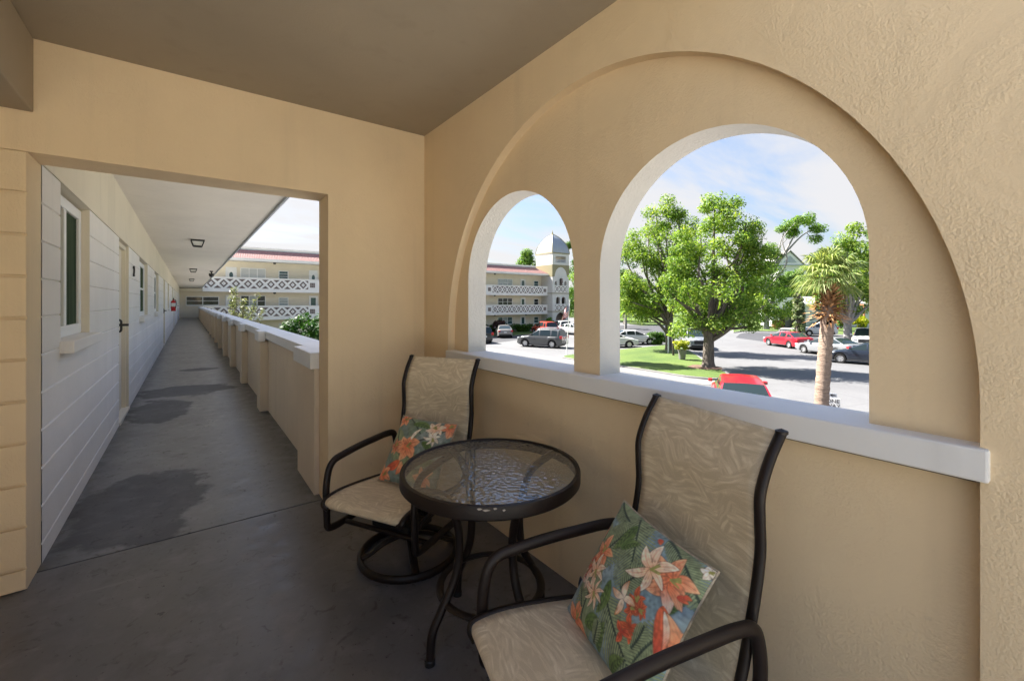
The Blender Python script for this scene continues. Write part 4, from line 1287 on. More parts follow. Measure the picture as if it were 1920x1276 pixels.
# visible stretch over the walkway parapet, and the right end seen through the small arch
for fi, fz in enumerate((ZG + 0.1, 0.0, 2.68)):
    wing_door(2.85, 3.75, fz, 'oval')
    if fi: wing_window(4.05, 6.2, fz + 1.0, fz + 2.1, 3, ['shade_white', 'shade_white', 'shade_white'] if fi == 2 else ['glass_dark', 'win_pale', 'glass_dark'], 1 if fi == 1 else 0)
    wing_window(7.35, 8.25, fz + 1.05, fz + 1.95, 1, ['win_teal' if fi == 2 else 'win_pale'], 2)
    wing_door(10.2, 11.05, fz, 'oval' if fi == 2 else 'g')
    for bx in (13.0, 18.0, 23.5):
        wing_window(bx, bx + 2.1, fz + 1.0, fz + 2.1, 3, ['glass_dark', 'win_pale', 'glass_dark'], 1)
    wing_window(31.5, 32.35, fz + 1.0, fz + 1.95, 1, ['win_teal'], 1)
    wing_window(34.45, 37.0, fz + 0.95, fz + 2.05, 3, [['win_teal', 'win_pale', 'win_teal'], ['glass_dark'], ['win_pale']][fi], 1)
    wing_door(38.45, 39.35, fz, 'g')
    wing_window(40.95, 41.85, fz + 1.0, fz + 1.95, 1, ['glass_dark' if fi == 1 else 'win_teal'], 1)
wing_window(-0.18, 2.35, 1.13, 1.98, 2, ['glass_dark'], 1)
for (lx, fz) in ((6.9, 2.42), (6.9, 5.36), (33.5, 2.42), (33.5, 5.36), (33.5, -0.26), (38.9, -0.26)):
    p = MB(); p.lathe([(0.13, 0.0), (0.14, -0.05), (0.09, -0.16), (0.0, -0.17)], 8, c=(lx, YR + 0.7, fz - 0.002)); p.build('walkway_lamp', M['black'], wing)

# =================================================================== TOWER
tw = thing('stair_tower', 'square cream tower with a pointed silver dome at the end of the apartment wing', 'tower', (0, 0, 0))
TX0, TX1, TY0, TY1 = 42.5, 45.85, 47.0, 50.7
mb = MB()
# walls with a real belfry opening above and an arched entrance below on the front
def wall_front(mb, holes, x0, x1, z0, z1, y, m=0):
    L0 = [(x0, z0), (x1, z0), (x1, z1), (x0, z1)]
    loops = [L0] + holes
    flat = [p for l in loops for p in l]
    for t in tessellate_polygon([[Vector((p[0], p[1], 0)) for p in l] for l in loops]):
        a, b, c = [flat[i] for i in t]
        if (b[0] - a[0]) * (c[1] - a[1]) - (b[1] - a[1]) * (c[0] - a[0]) < 0: t = (t[0], t[2], t[1])
        mb.add([(flat[i][0], y, flat[i][1]) for i in t], [(0, 1, 2)], m)
    for h in holes:
        for i in range(len(h)):
            p, q = h[i], h[(i + 1) % len(h)]
            mb.quad((p[0], y, p[1]), (q[0], y, q[1]), (q[0], y + 0.3, q[1]), (p[0], y + 0.3, p[1]), m)
def arch_pts(cx, w, z0, zs_, n=10, point=1.0):
    r = w / 2
    return [(cx - r, z0), (cx + r, z0)] + [(cx + r * math.cos(PI * i / n), zs_ + point * r * math.sin(PI * i / n)) for i in range(n + 1)]
cx = (TX0 + TX1) / 2
holes = [[(cx - 1.05, 7.3), (cx + 1.05, 7.3), (cx + 1.05, 8.22), (cx - 1.05, 8.22)],
         arch_pts(cx - 0.95, 0.42, 3.95, 4.35), arch_pts(cx + 0.95, 0.42, 3.95, 4.35), arch_pts(cx, 0.52, 3.95, 4.75),
         arch_pts(cx - 0.55, 0.78, 1.2, 1.85), arch_pts(cx + 0.55, 0.78, 1.2, 1.85),
         arch_pts(cx, 2.1, ZG, -1.35, 12, 1.25)]
wall_front(mb, holes, TX0, TX1, ZG - 0.1, 8.6, TY0)
wall_front(mb, [[(cx - 1.05, 7.3), (cx + 1.05, 7.3), (cx + 1.05, 8.22), (cx - 1.05, 8.22)]], TX0, TX1, ZG - 0.1, 8.6, TY1 - 0.3)
mb.quad((TX0, TY1, ZG - 0.1), (TX0, TY0, ZG - 0.1), (TX0, TY0, 8.6), (TX0, TY1, 8.6)); mb.quad((TX1, TY0, ZG - 0.1), (TX1, TY1, ZG - 0.1), (TX1, TY1, 8.6), (TX1, TY0, 8.6))
mb.box(TX0 + 0.01, TX1 - 0.01, TY0 + 0.31, TY1 - 0.32, 7.0, 7.1); mb.box(TX0 + 0.01, TX1 - 0.01, TY0 + 0.31, TY1 - 0.32, 8.4, 8.5)
mb.build('tower_wall', M['tower_white'], tw)
mb = MB(); mb.box(TX0 + 0.3, TX1 - 0.3, TY0 + 0.8, TY1 - 0.6, ZG, 6.9); mb.build('stair_core', M['pattern'], tw)
# olive band with a pale arch left free
mb = MB()
nichex = arch_pts(cx, 2.45, 5.25, 5.25, 16, 1.12)[1:]
r = 1.225
poly_l = [(TX0 - 0.02, 5.15), (cx - r, 5.25)] + [(cx - r * math.cos(PI * i / 24), 5.25 + 1.12 * r * math.sin(PI * i / 24)) for i in range(1, 13)] + [(cx, 6.95), (TX0 - 0.02, 6.95)]
poly_r = [(2 * cx - x, z) for x, z in poly_l][::-1]
for P in (poly_l, poly_r):
    flat = P
    for t in tessellate_polygon([[Vector((p[0], p[1], 0)) for p in P]]):
        a, b, c = [flat[i] for i in t]
        if (b[0] - a[0]) * (c[1] - a[1]) - (b[1] - a[1]) * (c[0] - a[0]) < 0: t = (t[0], t[2], t[1])
        mb.add([(flat[i][0], TY0 - 0.02, flat[i][1]) for i in t], [(0, 1, 2)])
    for i in range(len(P)):
        p, q = P[i], P[(i + 1) % len(P)]
        mb.quad((p[0], TY0 - 0.02, p[1]), (p[0], TY0, p[1]), (q[0], TY0, q[1]), (q[0], TY0 - 0.02, q[1]))
mb.add([(TX0 - 0.02, TY0 - 0.02, 5.15), (TX0 - 0.02, TY0 - 0.02, 6.95), (TX0 - 0.02, TY1, 6.95), (TX0 - 0.02, TY1, 5.6)], [(0, 1, 2, 3)])
mb.build('olive_band', M['olive'], tw)
mb = MB()
for z in (8.6, 2.72, 0.05):
    mb.box(TX0 - 0.08, TX1 + 0.08, TY0 - 0.08, TY1 + 0.08, z, z + (0.16 if z > 5 else 0.09))
mb.build('cornice', M['olive'], tw)
mb = MB()
for fz in (2.95, 0.20):
    mb.box(cx - 1.25, cx + 1.25, TY0 - 0.05, TY0 - 0.002, fz, fz + 0.86)
    lattice(mb, cx - 1.2, cx + 1.2, fz + 0.04, fz + 0.82, TY0 - 0.05, 3)
mb.build('lattice_panel', [M['fac_white'], M['pattern']], tw)
mb = MB(); mb.box(cx - 1.1, cx + 1.1, TY0 - 0.02, TY0 - 0.001, 7.25, 7.36); mb.box(cx - 1.1, cx + 1.1, TY0 - 0.02, TY0 - 0.001, 7.68, 7.74)
for i in range(8): mb.lathe([(0.05, 0), (0.085, 0.1), (0.05, 0.3)], 6, c=(cx - 0.95 + i * 0.272, TY0 + 0.06, 7.37))
mb.build('balustrade', M['flash'], tw)
mb = MB()   # urn ornament between the upper windows
mb.lathe([(0.0, 0), (0.16, 0), (0.18, 0.08), (0.07, 0.2), (0.16, 0.42), (0.20, 0.6), (0.12, 0.72), (0.16, 0.8), (0.14, 0.95), (0.0, 1.02)], 10, c=(cx, TY0 - 0.2, 3.95))
mb.build('ornament', M['pattern'], tw, smooth=60)
# dome: four curved sheets meeting at ribs
prof = [(1.0, 0.0), (0.985, 0.25), (0.95, 0.6), (0.885, 1.0), (0.79, 1.4), (0.665, 1.8), (0.51, 2.2), (0.33, 2.55), (0.14, 2.83), (0.0, 2.95)]
mb = MB(); hx, hy = (TX1 - TX0) / 2 + 0.05, (TY1 - TY0) / 2 + 0.05; cy = (TY0 + TY1) / 2; zb = 8.76
cs = [(-1, -1), (1, -1), (1, 1), (-1, 1)]
for k in range(4):
    a, b = cs[k], cs[(k + 1) % 4]
    for (s0, z0), (s1, z1) in zip(prof[:-1], prof[1:]):
        mb.quad((cx + a[0] * hx * s0, cy + a[1] * hy * s0, zb + z0), (cx + b[0] * hx * s0, cy + b[1] * hy * s0, zb + z0), (cx + b[0] * hx * s1, cy + b[1] * hy * s1, zb + z1), (cx + a[0] * hx * s1, cy + a[1] * hy * s1, zb + z1))
dm = mb.build('dome', M['dome'], tw)
for k in range(4):
    a = cs[k]; mb = MB(); mb.tube([(cx + a[0] * hx * s, cy + a[1] * hy * s, zb + z) for s, z in prof], 0.06, 6); mb.build('dome_rib', M['olive'], dm)
mb = MB(); mb.lathe([(0.22, 0), (0.22, 0.12), (0.08, 0.2), (0.12, 0.35), (0.05, 0.45), (0.03, 0.75), (0.0, 0.78)], 10, c=(cx, cy, zb + 2.86)); mb.build('finial', M['olive'], dm, smooth=50)

# =================================================================== THE PALE HOUSE AND THE GABLED BLOCK
hd = 72.0
def hpos(u, d=hd): return by_depth(u, d)
hs = thing('house', 'pale green single storey house with an arched white porch beyond the lawn', 'house', (*hpos(1545), ZG), math.atan2(-0.70, 0.71))
# local x runs to image right, local y away
mb = MB(); mb.box(-4.2, 9.5, 0, 9, -0.2, 3.9); mb.build('wall', M['house'], hs)
mb = MB(); mb.add([(-4.8, -0.7, 3.9), (10.1, -0.7, 3.9), (10.1, 9.6, 3.9), (-4.8, 9.6, 3.9), (-1.5, 4.4, 5.2), (7.0, 4.4, 5.2)], [(0, 1, 5, 4), (1, 2, 5), (2, 3, 4, 5), (3, 0, 4), (0, 3, 2, 1)]); mb.build('roof', M['house_roof'], hs)
mb = MB(); mb.box(-4.8, 10.1, -0.74, -0.70, 3.72, 3.95); mb.build('gutter', M['white'], hs)
pm = MB()
ox0, ox1 = -8.6, -4.2
hol = arch_pts((ox0 + ox1) / 2 + 0.2, 2.5, 0.0, 1.9, 14)
wall_front(pm, [hol], ox0, ox1, -0.1, 5.0, -1.2)
pm.quad((ox0, 3, -0.1), (ox0, -1.2, -0.1), (ox0, -1.2, 5.0), (ox0, 3, 5.0)); pm.quad((ox1, -1.2, -0.1), (ox1, 3, -0.1), (ox1, 3, 5.0), (ox1, -1.2, 5.0)); pm.quad((ox0, -1.2, 5.0), (ox1, -1.2, 5.0), (ox1, 3, 5.0), (ox0, 3, 5.0)); pm.quad((ox1, 2.0, -0.1), (ox0, 2.0, -0.1), (ox0, 2.0, 5.0), (ox1, 2.0, 5.0))
pm.build('arched_porch', M['white'], hs)
mb = MB(); mb.box(ox0 + 1.2, ox1 - 0.9, 1.9, 1.98, 0.0, 3.0); mb.build('entrance_door', M['pattern'], hs)
for (wx0, wx1) in ((-1.0, 0.6), (4.2, 6.0)):
    f = MB(); f.box(wx0, wx1, -0.08, -0.004, 1.1, 2.75); wo = f.build('window', M['white'], hs)
    p = MB(); p.box(wx0 + 0.12, (wx0 + wx1) / 2 - 0.05, -0.10, -0.081, 1.22, 2.63); p.box((wx0 + wx1) / 2 + 0.05, wx1 - 0.12, -0.10, -0.081, 1.22, 2.63); p.build('pane', M['win_pale'], wo)
mb = MB(); mb.lathe([(0.14, 0), (0.14, 3.85)], 10, c=(5.1, -1.6, 0)); mb.box(4.9, 5.3, -1.8, -0.7, 3.72, 3.9); mb.build('porch_column', simple('terracotta_paint', (0.45, 0.18, 0.10), 0.7, 0.1), hs)

gb = thing('gabled_block', 'tall white building with a triangular gable showing above the trees', 'building', (*by_depth(1478, 92.0), ZG), math.atan2(-0.70, 0.71))
mb = MB(); mb.box(-1.9, 9, 0, 10, -0.2, 12.2)
mb.add([(-2.4, -0.25, 12.2), (2.8, -0.25, 12.2), (0.2, -0.25, 14.9), (-2.4, 10, 12.2), (2.8, 10, 12.2), (0.2, 10, 14.9)], [(0, 1, 2), (5, 4, 3), (0, 3, 4, 1)])
mb.build('wall', M['white'], gb)
mb = MB(); mb.add([(-2.75, -0.5, 11.95), (0.2, -0.5, 15.05), (0.2, 10.2, 15.05), (-2.75, 10.2, 11.95), (-2.75, -0.5, 12.15), (0.2, -0.5, 15.3), (0.2, 10.2, 15.3), (-2.75, 10.2, 12.15)], [(0, 1, 2, 3), (7, 6, 5, 4), (0, 4, 5, 1), (1, 5, 6, 2), (2, 6, 7, 3), (3, 7, 4, 0)])
b0 = len(mb.v); mb.add([(0.4 - x, y, z) for x, y, z in mb.v[:8]], [(3, 2, 1, 0), (4, 5, 6, 7), (1, 5, 4, 0), (2, 6, 5, 1), (3, 7, 6, 2), (0, 4, 7, 3)])
mb.build('roof', M['house_roof'], gb)
mb = MB(); mb.box(-2.6, 3.0, -0.42, -0.26, 12.0, 12.2); mb.add([(-1.2, -0.32, 12.6), (1.6, -0.32, 12.6), (0.2, -0.32, 14.1)], [(0, 1, 2)]); mb.build('gable_moulding', M['flash'], gb)

# =================================================================== CARS
PC = {}
def pcol(name, col, metal=0.0):
    if name not in PC: PC[name] = paint(name + '_car_paint', col, metal)
    return PC[name]

def car(kind, colname, col, label, pos, head, metal=0.25, extra=(), group='cars in the parking lot'):
    """head: (x,y) heading of the car's front"""
    hx_, hy_ = head
    t = thing('parked_car', label, 'car', (pos[0], pos[1], ZG + 0.005), math.atan2(hy_, hx_), group)
    pm_ = pcol(colname, col, metal)
    if kind == 'sedan':
        L_, W_, H_, rw, xf, xr = 4.75, 1.82, 1.45, 0.325, 1.42, -1.40
        top = [(-2.375, 0.62), (-2.34, 0.92), (-2.25, 1.00), (-1.75, 1.03), (-1.2, 0.97), (0.75, 0.93), (0.95, 0.94), (1.7, 0.83), (2.2, 0.70), (2.34, 0.58), (2.375, 0.45)]
        gh = [(-1.95, 1.00), (-1.05, 1.40), (-0.45, 1.45), (0.15, 1.43), (1.15, 0.93)]
        pillars = [(-0.98, -0.86), (-0.06, 0.02)]
    elif kind == 'suv':
        L_, W_, H_, rw, xf, xr = 4.55, 1.86, 1.74, 0.37, 1.38, -1.33
        top = [(-2.275, 0.70), (-2.25, 1.02), (-2.2, 1.06), (-1.2, 1.06), (0.75, 1.05), (1.0, 1.07), (1.75, 0.99), (2.1, 0.90), (2.24, 0.75), (2.275, 0.55)]
        gh = [(-2.20, 1.05), (-1.92, 1.66), (-1.0, 1.74), (0.05, 1.72), (1.05, 1.06)]
        pillars = [(-1.25, -1.12), (-0.10, 0.0), (-1.93, -1.80)]
    else:   # hatch / coupe-ish
        L_, W_, H_, rw, xf, xr = 4.35, 1.80, 1.46, 0.32, 1.32, -1.25
        top = [(-2.175, 0.65), (-2.15, 0.95), (-2.05, 1.02), (-1.2, 0.98), (0.75, 0.94), (0.95, 0.95), (1.6, 0.85), (2.0, 0.72), (2.14, 0.6), (2.175, 0.45)]
        gh = [(-1.98, 1.01), (-1.45, 1.36), (-0.6, 1.46), (0.1, 1.44), (1.1, 0.94)]
        pillars = [(-1.2, -1.06), (-0.06, 0.04)]
    def interp(ctrl, x):
        for (xa, za), (xb, zb2) in zip(ctrl[:-1], ctrl[1:]):
            if xa <= x <= xb:
                s = (x - xa) / max(1e-6, xb - xa); return za + (zb2 - za) * s
        return ctrl[0][1] if x < ctrl[0][0] else ctrl[-1][1]
    xs = sorted(set([round(-L_ / 2 + L_ * i / 52, 4) for i in range(53)] + [p[0] for p in top]))
    ra = rw + 0.075; sill = 0.23
    body = MB(); rows = []
    for x in xs:
        e = abs(x) / (L_ / 2)
        hw = W_ / 2 * (1 - 0.16 * max(0, (e - 0.72) / 0.28) ** 2.2)
        zt = interp(top, x)
        zb_ = sill + 0.12 * max(0, (e - 0.85) / 0.15)
        for xw in (xf, xr):
            if abs(x - xw) < ra: zb_ = max(zb_, rw + math.sqrt(ra * ra - (x - xw) ** 2) - 0.02)
        zb_ = min(zb_, zt - 0.05)
        h = zt - zb_
        half = [(hw * 0.965, zb_), (hw * 0.99, zb_ + 0.22 * h), (hw, zb_ + 0.48 * h), (hw * 0.985, zb_ + 0.74 * h), (hw * 0.945, zt - 0.035), (hw * 0.87, zt), (hw * 0.45, zt + 0.018)]
        rows.append([(x, -a, z) for a, z in half] + [(x, 0, zt + 0.025)] + [(x, a, z) for a, z in reversed(half)])
    k = len(rows[0])
    for r_ in rows: body.v.extend(r_)
    for i in range(len(rows) - 1):
        for j in range(k - 1):
            body.f.append((i * k + j, (i + 1) * k + j, (i + 1) * k + j + 1, i * k + j + 1)); body.m.append(0)
    body.f.append(tuple(range(k))[::-1]); body.m.append(0)
    body.f.append(tuple((len(rows) - 1) * k + j for j in range(k))); body.m.append(0)
    # greenhouse
    gx = sorted(set([round(gh[0][0] + (gh[-1][0] - gh[0][0]) * i / 22, 4) for i in range(23)] + [p[0] for p in gh] + [v for p in pillars for v in p]))
    glass = MB(); grow = []
    for x in gx:
        zr = interp(gh, x); bl = interp(top, x) - 0.01
        hh = max(0.004, zr - bl)
        f = hh / (gh[2][1] - 0.95)
        wb = W_ / 2 * 0.885; wr = W_ / 2 * (0.885 - 0.20 * min(1, f))
        sec = [(wb, bl), (wb * 0.995, bl + 0.08 * hh), (wr + (wb - wr) * 0.18, bl + 0.86 * hh), (wr * 0.93, bl + 0.97 * hh), (wr * 0.5, bl + hh)]
        grow.append([(x, -a, z) for a, z in sec] + [(x, 0, bl + hh + 0.012 * f)] + [(x, a, z) for a, z in reversed(sec)])
    gk = len(grow[0])
    for mbx in (body, glass):
        pass
    bb = len(body.v); gb_ = len(glass.v)
    for r_ in grow: body.v.extend(r_); glass.v.extend(r_)
    xrr, xff = gh[1][0], gh[-2][0]
    for i in range(len(gx) - 1):
        xm = (gx[i] + gx[i + 1]) / 2
        slope_f = xm > xff; slope_r = xm < xrr
        for j in range(gk - 1):
            q = (i * gk + j, (i + 1) * gk + j, (i + 1) * gk + j + 1, i * gk + j + 1)
            side = j in (1, gk - 3); topj = j in (3, 4, 5, 6)
            isg = False
            if side and not any(a <= xm <= b for a, b in pillars) and gx[i] > gh[0][0] + (0.25 if kind == 'sedan' else 0.12) and gx[i + 1] < gh[-1][0] - 0.12: isg = True
            if topj and (slope_f or slope_r): isg = True
            if isg: glass.f.append(tuple(gb_ + a for a in q)); glass.m.append(0)
            else: body.f.append(tuple(bb + a for a in q)); body.m.append(0)
    body.build('body', pm_, t, smooth=40)
    glass.build('window', M['car_glass'], t, smooth=40)
    ub = MB(); ub.box(-L_ / 2 + 0.25, L_ / 2 - 0.25, -W_ / 2 + 0.28, W_ / 2 - 0.28, 0.18, 0.80); ub.build('underbody', M['trim'], t)
    # bumpers, lamps, plate, mirrors
    tr = MB()
    tr.box(-L_ / 2 - 0.015, -L_ / 2 + 0.12, -W_ / 2 * 0.78, W_ / 2 * 0.78, 0.33, 0.47); tr.box(L_ / 2 - 0.12, L_ / 2 + 0.015, -W_ / 2 * 0.72, W_ / 2 * 0.72, 0.30, 0.46)
    for s in (-1, 1): tr.box(xr + ra, xf - ra, s * (W_ / 2 - 0.02) - 0.02, s * (W_ / 2 - 0.02) + 0.02, 0.21, 0.30)
    tr.build('bumper_trim', M['trim'], t, bevel=0.02)
    for s in (-1, 1):
        zt = 0.86 if kind != 'suv' else 0.98
        b = MB(); b.box(-L_ / 2 - 0.012, -L_ / 2 + 0.22, s * W_ / 2 * 0.80 - 0.17, s * W_ / 2 * 0.80 + 0.10, zt - 0.13, zt + (0.03 if kind != 'suv' else 0.14)); b.build('tail_lamp', M['tail'], t, bevel=0.03)
        zf = 0.66 if kind != 'suv' else 0.82
        b = MB(); b.box(L_ / 2 - 0.30, L_ / 2 - 0.015, s * W_ / 2 * 0.72 - 0.17, s * W_ / 2 * 0.72 + 0.13, zf - 0.07, zf + 0.07); b.build('headlight', M['head'], t, bevel=0.03)
        b = MB(); mx_ = gh[-1][0] - 0.28; b.box(mx_ - 0.10, mx_ + 0.06, s * (W_ / 2 + 0.06) - 0.08, s * (W_ / 2 + 0.06) + 0.08, 1.0 if kind != 'suv' else 1.10, 1.12 if kind != 'suv' else 1.25); b.build('wing_mirror', pm_, t, bevel=0.03)
        for xw in (xf, xr):
            yw = s * (W_ / 2 - 0.115)
            wm = MB(); wm.lathe([(rw * 0.62, -0.10), (rw * 0.93, -0.105), (rw, -0.07), (rw, 0.07), (rw * 0.93, 0.105), (rw * 0.62, 0.10)], 22); wm.xform(Matrix.Translation((xw, yw, rw)) @ Matrix.Rotation(PI / 2, 4, 'X'))
            wo = wm.build('wheel', M['tyre'], t, smooth=40)
            rm = MB(); rm.lathe([(0.0, 0.075), (0.05, 0.085), (0.06, 0.07)], 10)
            for q in range(5):
                a = 2 * PI * q / 5
                rm.add([(0.05 * math.cos(a - 0.9), 0.05 * math.sin(a - 0.9), 0.078), (rw * 0.60 * math.cos(a - 0.22), rw * 0.60 * math.sin(a - 0.22), 0.085), (rw * 0.60 * math.cos(a + 0.22), rw * 0.60 * math.sin(a + 0.22), 0.085), (0.05 * math.cos(a + 0.9), 0.05 * math.sin(a + 0.9), 0.078)], [(0, 1, 2, 3)])
            rm.lathe([(rw * 0.58, 0.07), (rw * 0.60, 0.098), (rw * 0.66, 0.100), (rw * 0.66, 0.07)], 20); rm.lathe([(0.0, 0.02), (rw * 0.62, 0.02)], 16)
            rm.xform(Matrix.Translation((xw, yw, rw)) @ Matrix.Rotation(-s * PI / 2, 4, 'X'))
            rm.build('rim', M['rim'], wo)
    b = MB(); b.box(-L_ / 2 - 0.022, -L_ / 2 + 0.02, -0.17, 0.17, 0.62 if kind != 'suv' else 0.66, 0.75 if kind != 'suv' else 0.80); b.build('number_plate', M['plate'], t)
    b = MB(); b.box(L_ / 2 - 0.10, L_ / 2 + 0.004, -0.45, 0.45, 0.52, 0.66 if kind != 'suv' else 0.86); b.build('grille', M['trim'], t, bevel=0.02)
    if 'rack' in extra:
        b = MB()
        for s in (-1, 1):
            b.tube(fillet([(-1.75, s * 0.60, 1.70), (-1.6, s * 0.60, 1.80), (0.0, s * 0.60, 1.80), (0.25, s * 0.60, 1.69)], 0.08), 0.022, 6)
        for x in (-1.3, -0.5, -0.05): b.tube([(x, -0.6, 1.80), (x, 0.6, 1.80)], 0.018, 6)
        b.build('roof_rack', M['rim'], t)
    if 'spare' in extra:
        b = MB(); b.lathe([(0.0, 0.10), (0.30, 0.10), (0.36, 0.05), (0.36, -0.06), (0.30, -0.10)], 20); b.xform(Matrix.Translation((-2.34, 0.1, 0.95)) @ Matrix.Rotation(-PI / 2, 4, 'Y')); b.build('spare_wheel', M['rim'], t, smooth=40)
    return t

def nrm(x, y):
    l = math.hypot(x, y); return (x / l, y / l)
VR = RGT
car('suv', 'graphite', (0.07, 0.071, 0.073), 'grey four wheel drive car with a roof rack and tinted rear glass', at(1017, 650), nrm(-0.42, 0.91), extra=('rack',))
car('suv', 'dark_grey', (0.035, 0.037, 0.04), 'dark car half hidden by the left edge of the small arch', at(897, 641), nrm(0.25, 0.97))
car('sedan', 'champagne', (0.27, 0.245, 0.23), 'beige sedan parked nose to the hedge', at(944, 631), nrm(0.50, 0.86))
car('suv', 'orange_red', (0.48, 0.04, 0.015), 'orange red car parked before the tower', at(1021, 627), nrm(0.25, 0.97))
car('suv', 'white', (0.58, 0.58, 0.575), 'white off-road car with a spare wheel on its back', at(1050, 624), nrm(0.35, 0.94), 0, ('spare',))
car('sedan', 'white', (0.58, 0.58, 0.575), 'white car seen just right of the flagpole', at(1076, 627), nrm(0.1, -1), 0)
car('sedan', 'pearl', (0.52, 0.52, 0.52), 'white sedan side on behind the lawn island, nose to the round bush', at(1186, 645), nrm(0.86, -0.5), 0)
car('hatch', 'white', (0.58, 0.58, 0.575), 'white car mostly hidden behind the arch pillar in front of the white sedan', at(1150, 650), nrm(0.75, -0.66), 0)
car('suv', 'silver', (0.27, 0.28, 0.295), 'silver car facing us behind the big tree trunk', at(1302, 652), nrm(-0.75, -0.66))
car('hatch', 'crimson', (0.42, 0.008, 0.02), 'bright red car close below the window sill', at(1386, 774), nrm(0.86, 0.51), 0)
car('sedan', 'crimson', (0.42, 0.008, 0.02), 'red sedan parked across the shaded drive', at(1476, 650), nrm(0.55, 0.84), 0)
car('sedan', 'silver', (0.27, 0.28, 0.295), 'silver sedan with round red tail lamps behind the palm trunk', at(1553, 665), nrm(0.42, 0.91))
car('sedan', 'navy', (0.014, 0.02, 0.035), 'dark navy sedan cut off by the right side of the large arch', at(1628, 682), nrm(-0.15, 0.99))
car('suv', 'white', (0.58, 0.58, 0.575), 'white car nose on beside the pale tree trunk at right', at(1622, 650), nrm(-0.97, -0.22), 0)
car('suv', 'white', (0.58, 0.58, 0.575), 'white car side on before the house driveway', at(1529, 629), nrm(-0.80, 0.60), 0)

# =================================================================== TREES AND PLANTS
def leaf_mesh(name, clumps, per, size, mat, parent, aspect=0.5, flat=0.75, up=0.5, rg=rng, droop=0.0):
    """clumps: (x,y,z,r); each gets `per` small leaf faces on and inside a lumpy shell"""
    cl = np.array(clumps, np.float64)
    n = len(cl) * per
    idx = np.repeat(np.arange(len(cl)), per)
    d = rg.normal(size=(n, 3)); d /= np.linalg.norm(d, axis=1, keepdims=True)
    rad = cl[idx, 3] * (0.30 + 0.74 * rg.random(n) ** 0.6 + 0.09 * np.abs(rg.normal(size=n)))
    off = d * rad[:, None]; off[:, 2] *= flat
    pos = cl[idx, :3] + off
    nv = d * 0.9 + rg.normal(size=(n, 3)) * 0.55; nv[:, 2] += up
    nv /= np.linalg.norm(nv, axis=1, keepdims=True)
    tv = rg.normal(size=(n, 3)); tv[:, 2] -= droop
    tv -= nv * np.sum(tv * nv, 1, keepdims=True); tv /= np.linalg.norm(tv, axis=1, keepdims=True) + 1e-9
    bv = np.cross(nv, tv)
    s = size * (0.6 + 0.8 * rg.random(n))
    a = tv * s[:, None]; b = bv * (s * aspect)[:, None]
    V = np.stack([pos - a, pos - b * 0.9 + a * 0.1, pos + a, pos + b * 0.9 + a * 0.1], 1).reshape(-1, 3)
    F = np.arange(n * 4).reshape(n, 4)
    return np_mesh(name, V, F, mat, parent)

def ell_clumps(u, v, ru, rv, n, d, base, rc=0.9, dep=1.0, rd=None):
    """clump centres in an ellipsoid whose middle is seen at (u, v) d metres away; base = thing origin"""
    rd = rd or random
    px = d / FPX; c = by_depth(u, d); cz = zpix(v, d); out = []
    while len(out) < n:
        x, y, z = rd.uniform(-1, 1), rd.uniform(-1, 1), rd.uniform(-1, 1)
        q = x * x + y * y + z * z
        if q > 1 or (q < 0.25 and rd.random() < 0.6): continue
        l = x * ru * px; w_ = y * ru * px * dep
        out.append((c[0] + l * RGT[0] + w_ * FWD[0] - base[0], c[1] + l * RGT[1] + w_ * FWD[1] - base[1], cz + z * rv * px - base[2], rc * rd.uniform(0.7, 1.2)))
    return out

def trunk_mesh(mb, path, r0, r1, flare=1.0, n=10):
    P = bez(path, 6); k = len(P)
    rr = [r0 + (r1 - r0) * (i / (k - 1)) for i in range(k)]
    if flare > 1:
        for i in range(min(4, k)): rr[i] *= 1 + (flare - 1) * (1 - i / 4) ** 2
    mb.tube(P, rr, n)

def limb(mb, a, b, r0, r1, rd, sag=0.12):
    a, b = Vector(a), Vector(b); L_ = (b - a).length
    m1 = a.lerp(b, 0.35) + Vector((rd.uniform(-1, 1), rd.uniform(-1, 1), rd.uniform(0.2, 1))) * L_ * sag
    m2 = a.lerp(b, 0.7) + Vector((rd.uniform(-1, 1), rd.uniform(-1, 1), rd.uniform(-0.2, 0.6))) * L_ * sag
    P = bez([a, m1, m2, b], 5); k = len(P)
    mb.tube(P, [r0 + (r1 - r0) * i / (k - 1) for i in range(k)], 6)
    return m1, m2

def tree(name, label, base, clumps, per, size, lmat, bmat, tr, th, lean=(0, 0), nl=14, group=None, flare=1.5, seed=1, aspect=0.5, cat='tree', forks=None):
    rd = random.Random(seed)
    t = thing(name, label, cat, (base[0], base[1], base[2]), 0, group)
    leaf_mesh('crown', clumps, per, size, lmat, t, aspect)
    mb = MB()
    top = (lean[0], lean[1], th)
    trunk_mesh(mb, [(0, 0, -0.15), (lean[0] * 0.15, lean[1] * 0.15, th * 0.3), (lean[0] * 0.6, lean[1] * 0.6, th * 0.7), top], tr, tr * 0.72, flare, 12)
    ch = rd.sample(clumps, min(nl, len(clumps)))
    for c in ch:
        s = Vector(top) if rd.random() < 0.7 else Vector((lean[0] * 0.75, lean[1] * 0.75, th * 0.82))
        limb(mb, s, c[:3], tr * rd.uniform(0.28, 0.5), 0.02 + tr * 0.05, rd)
    for f in (forks or []):
        P = bez(f[0], 6); k = len(P); mb.tube(P, [f[1] + (f[2] - f[1]) * i / (k - 1) for i in range(k)], 8)
    mb.build('trunk', bmat, t, smooth=60)
    return t

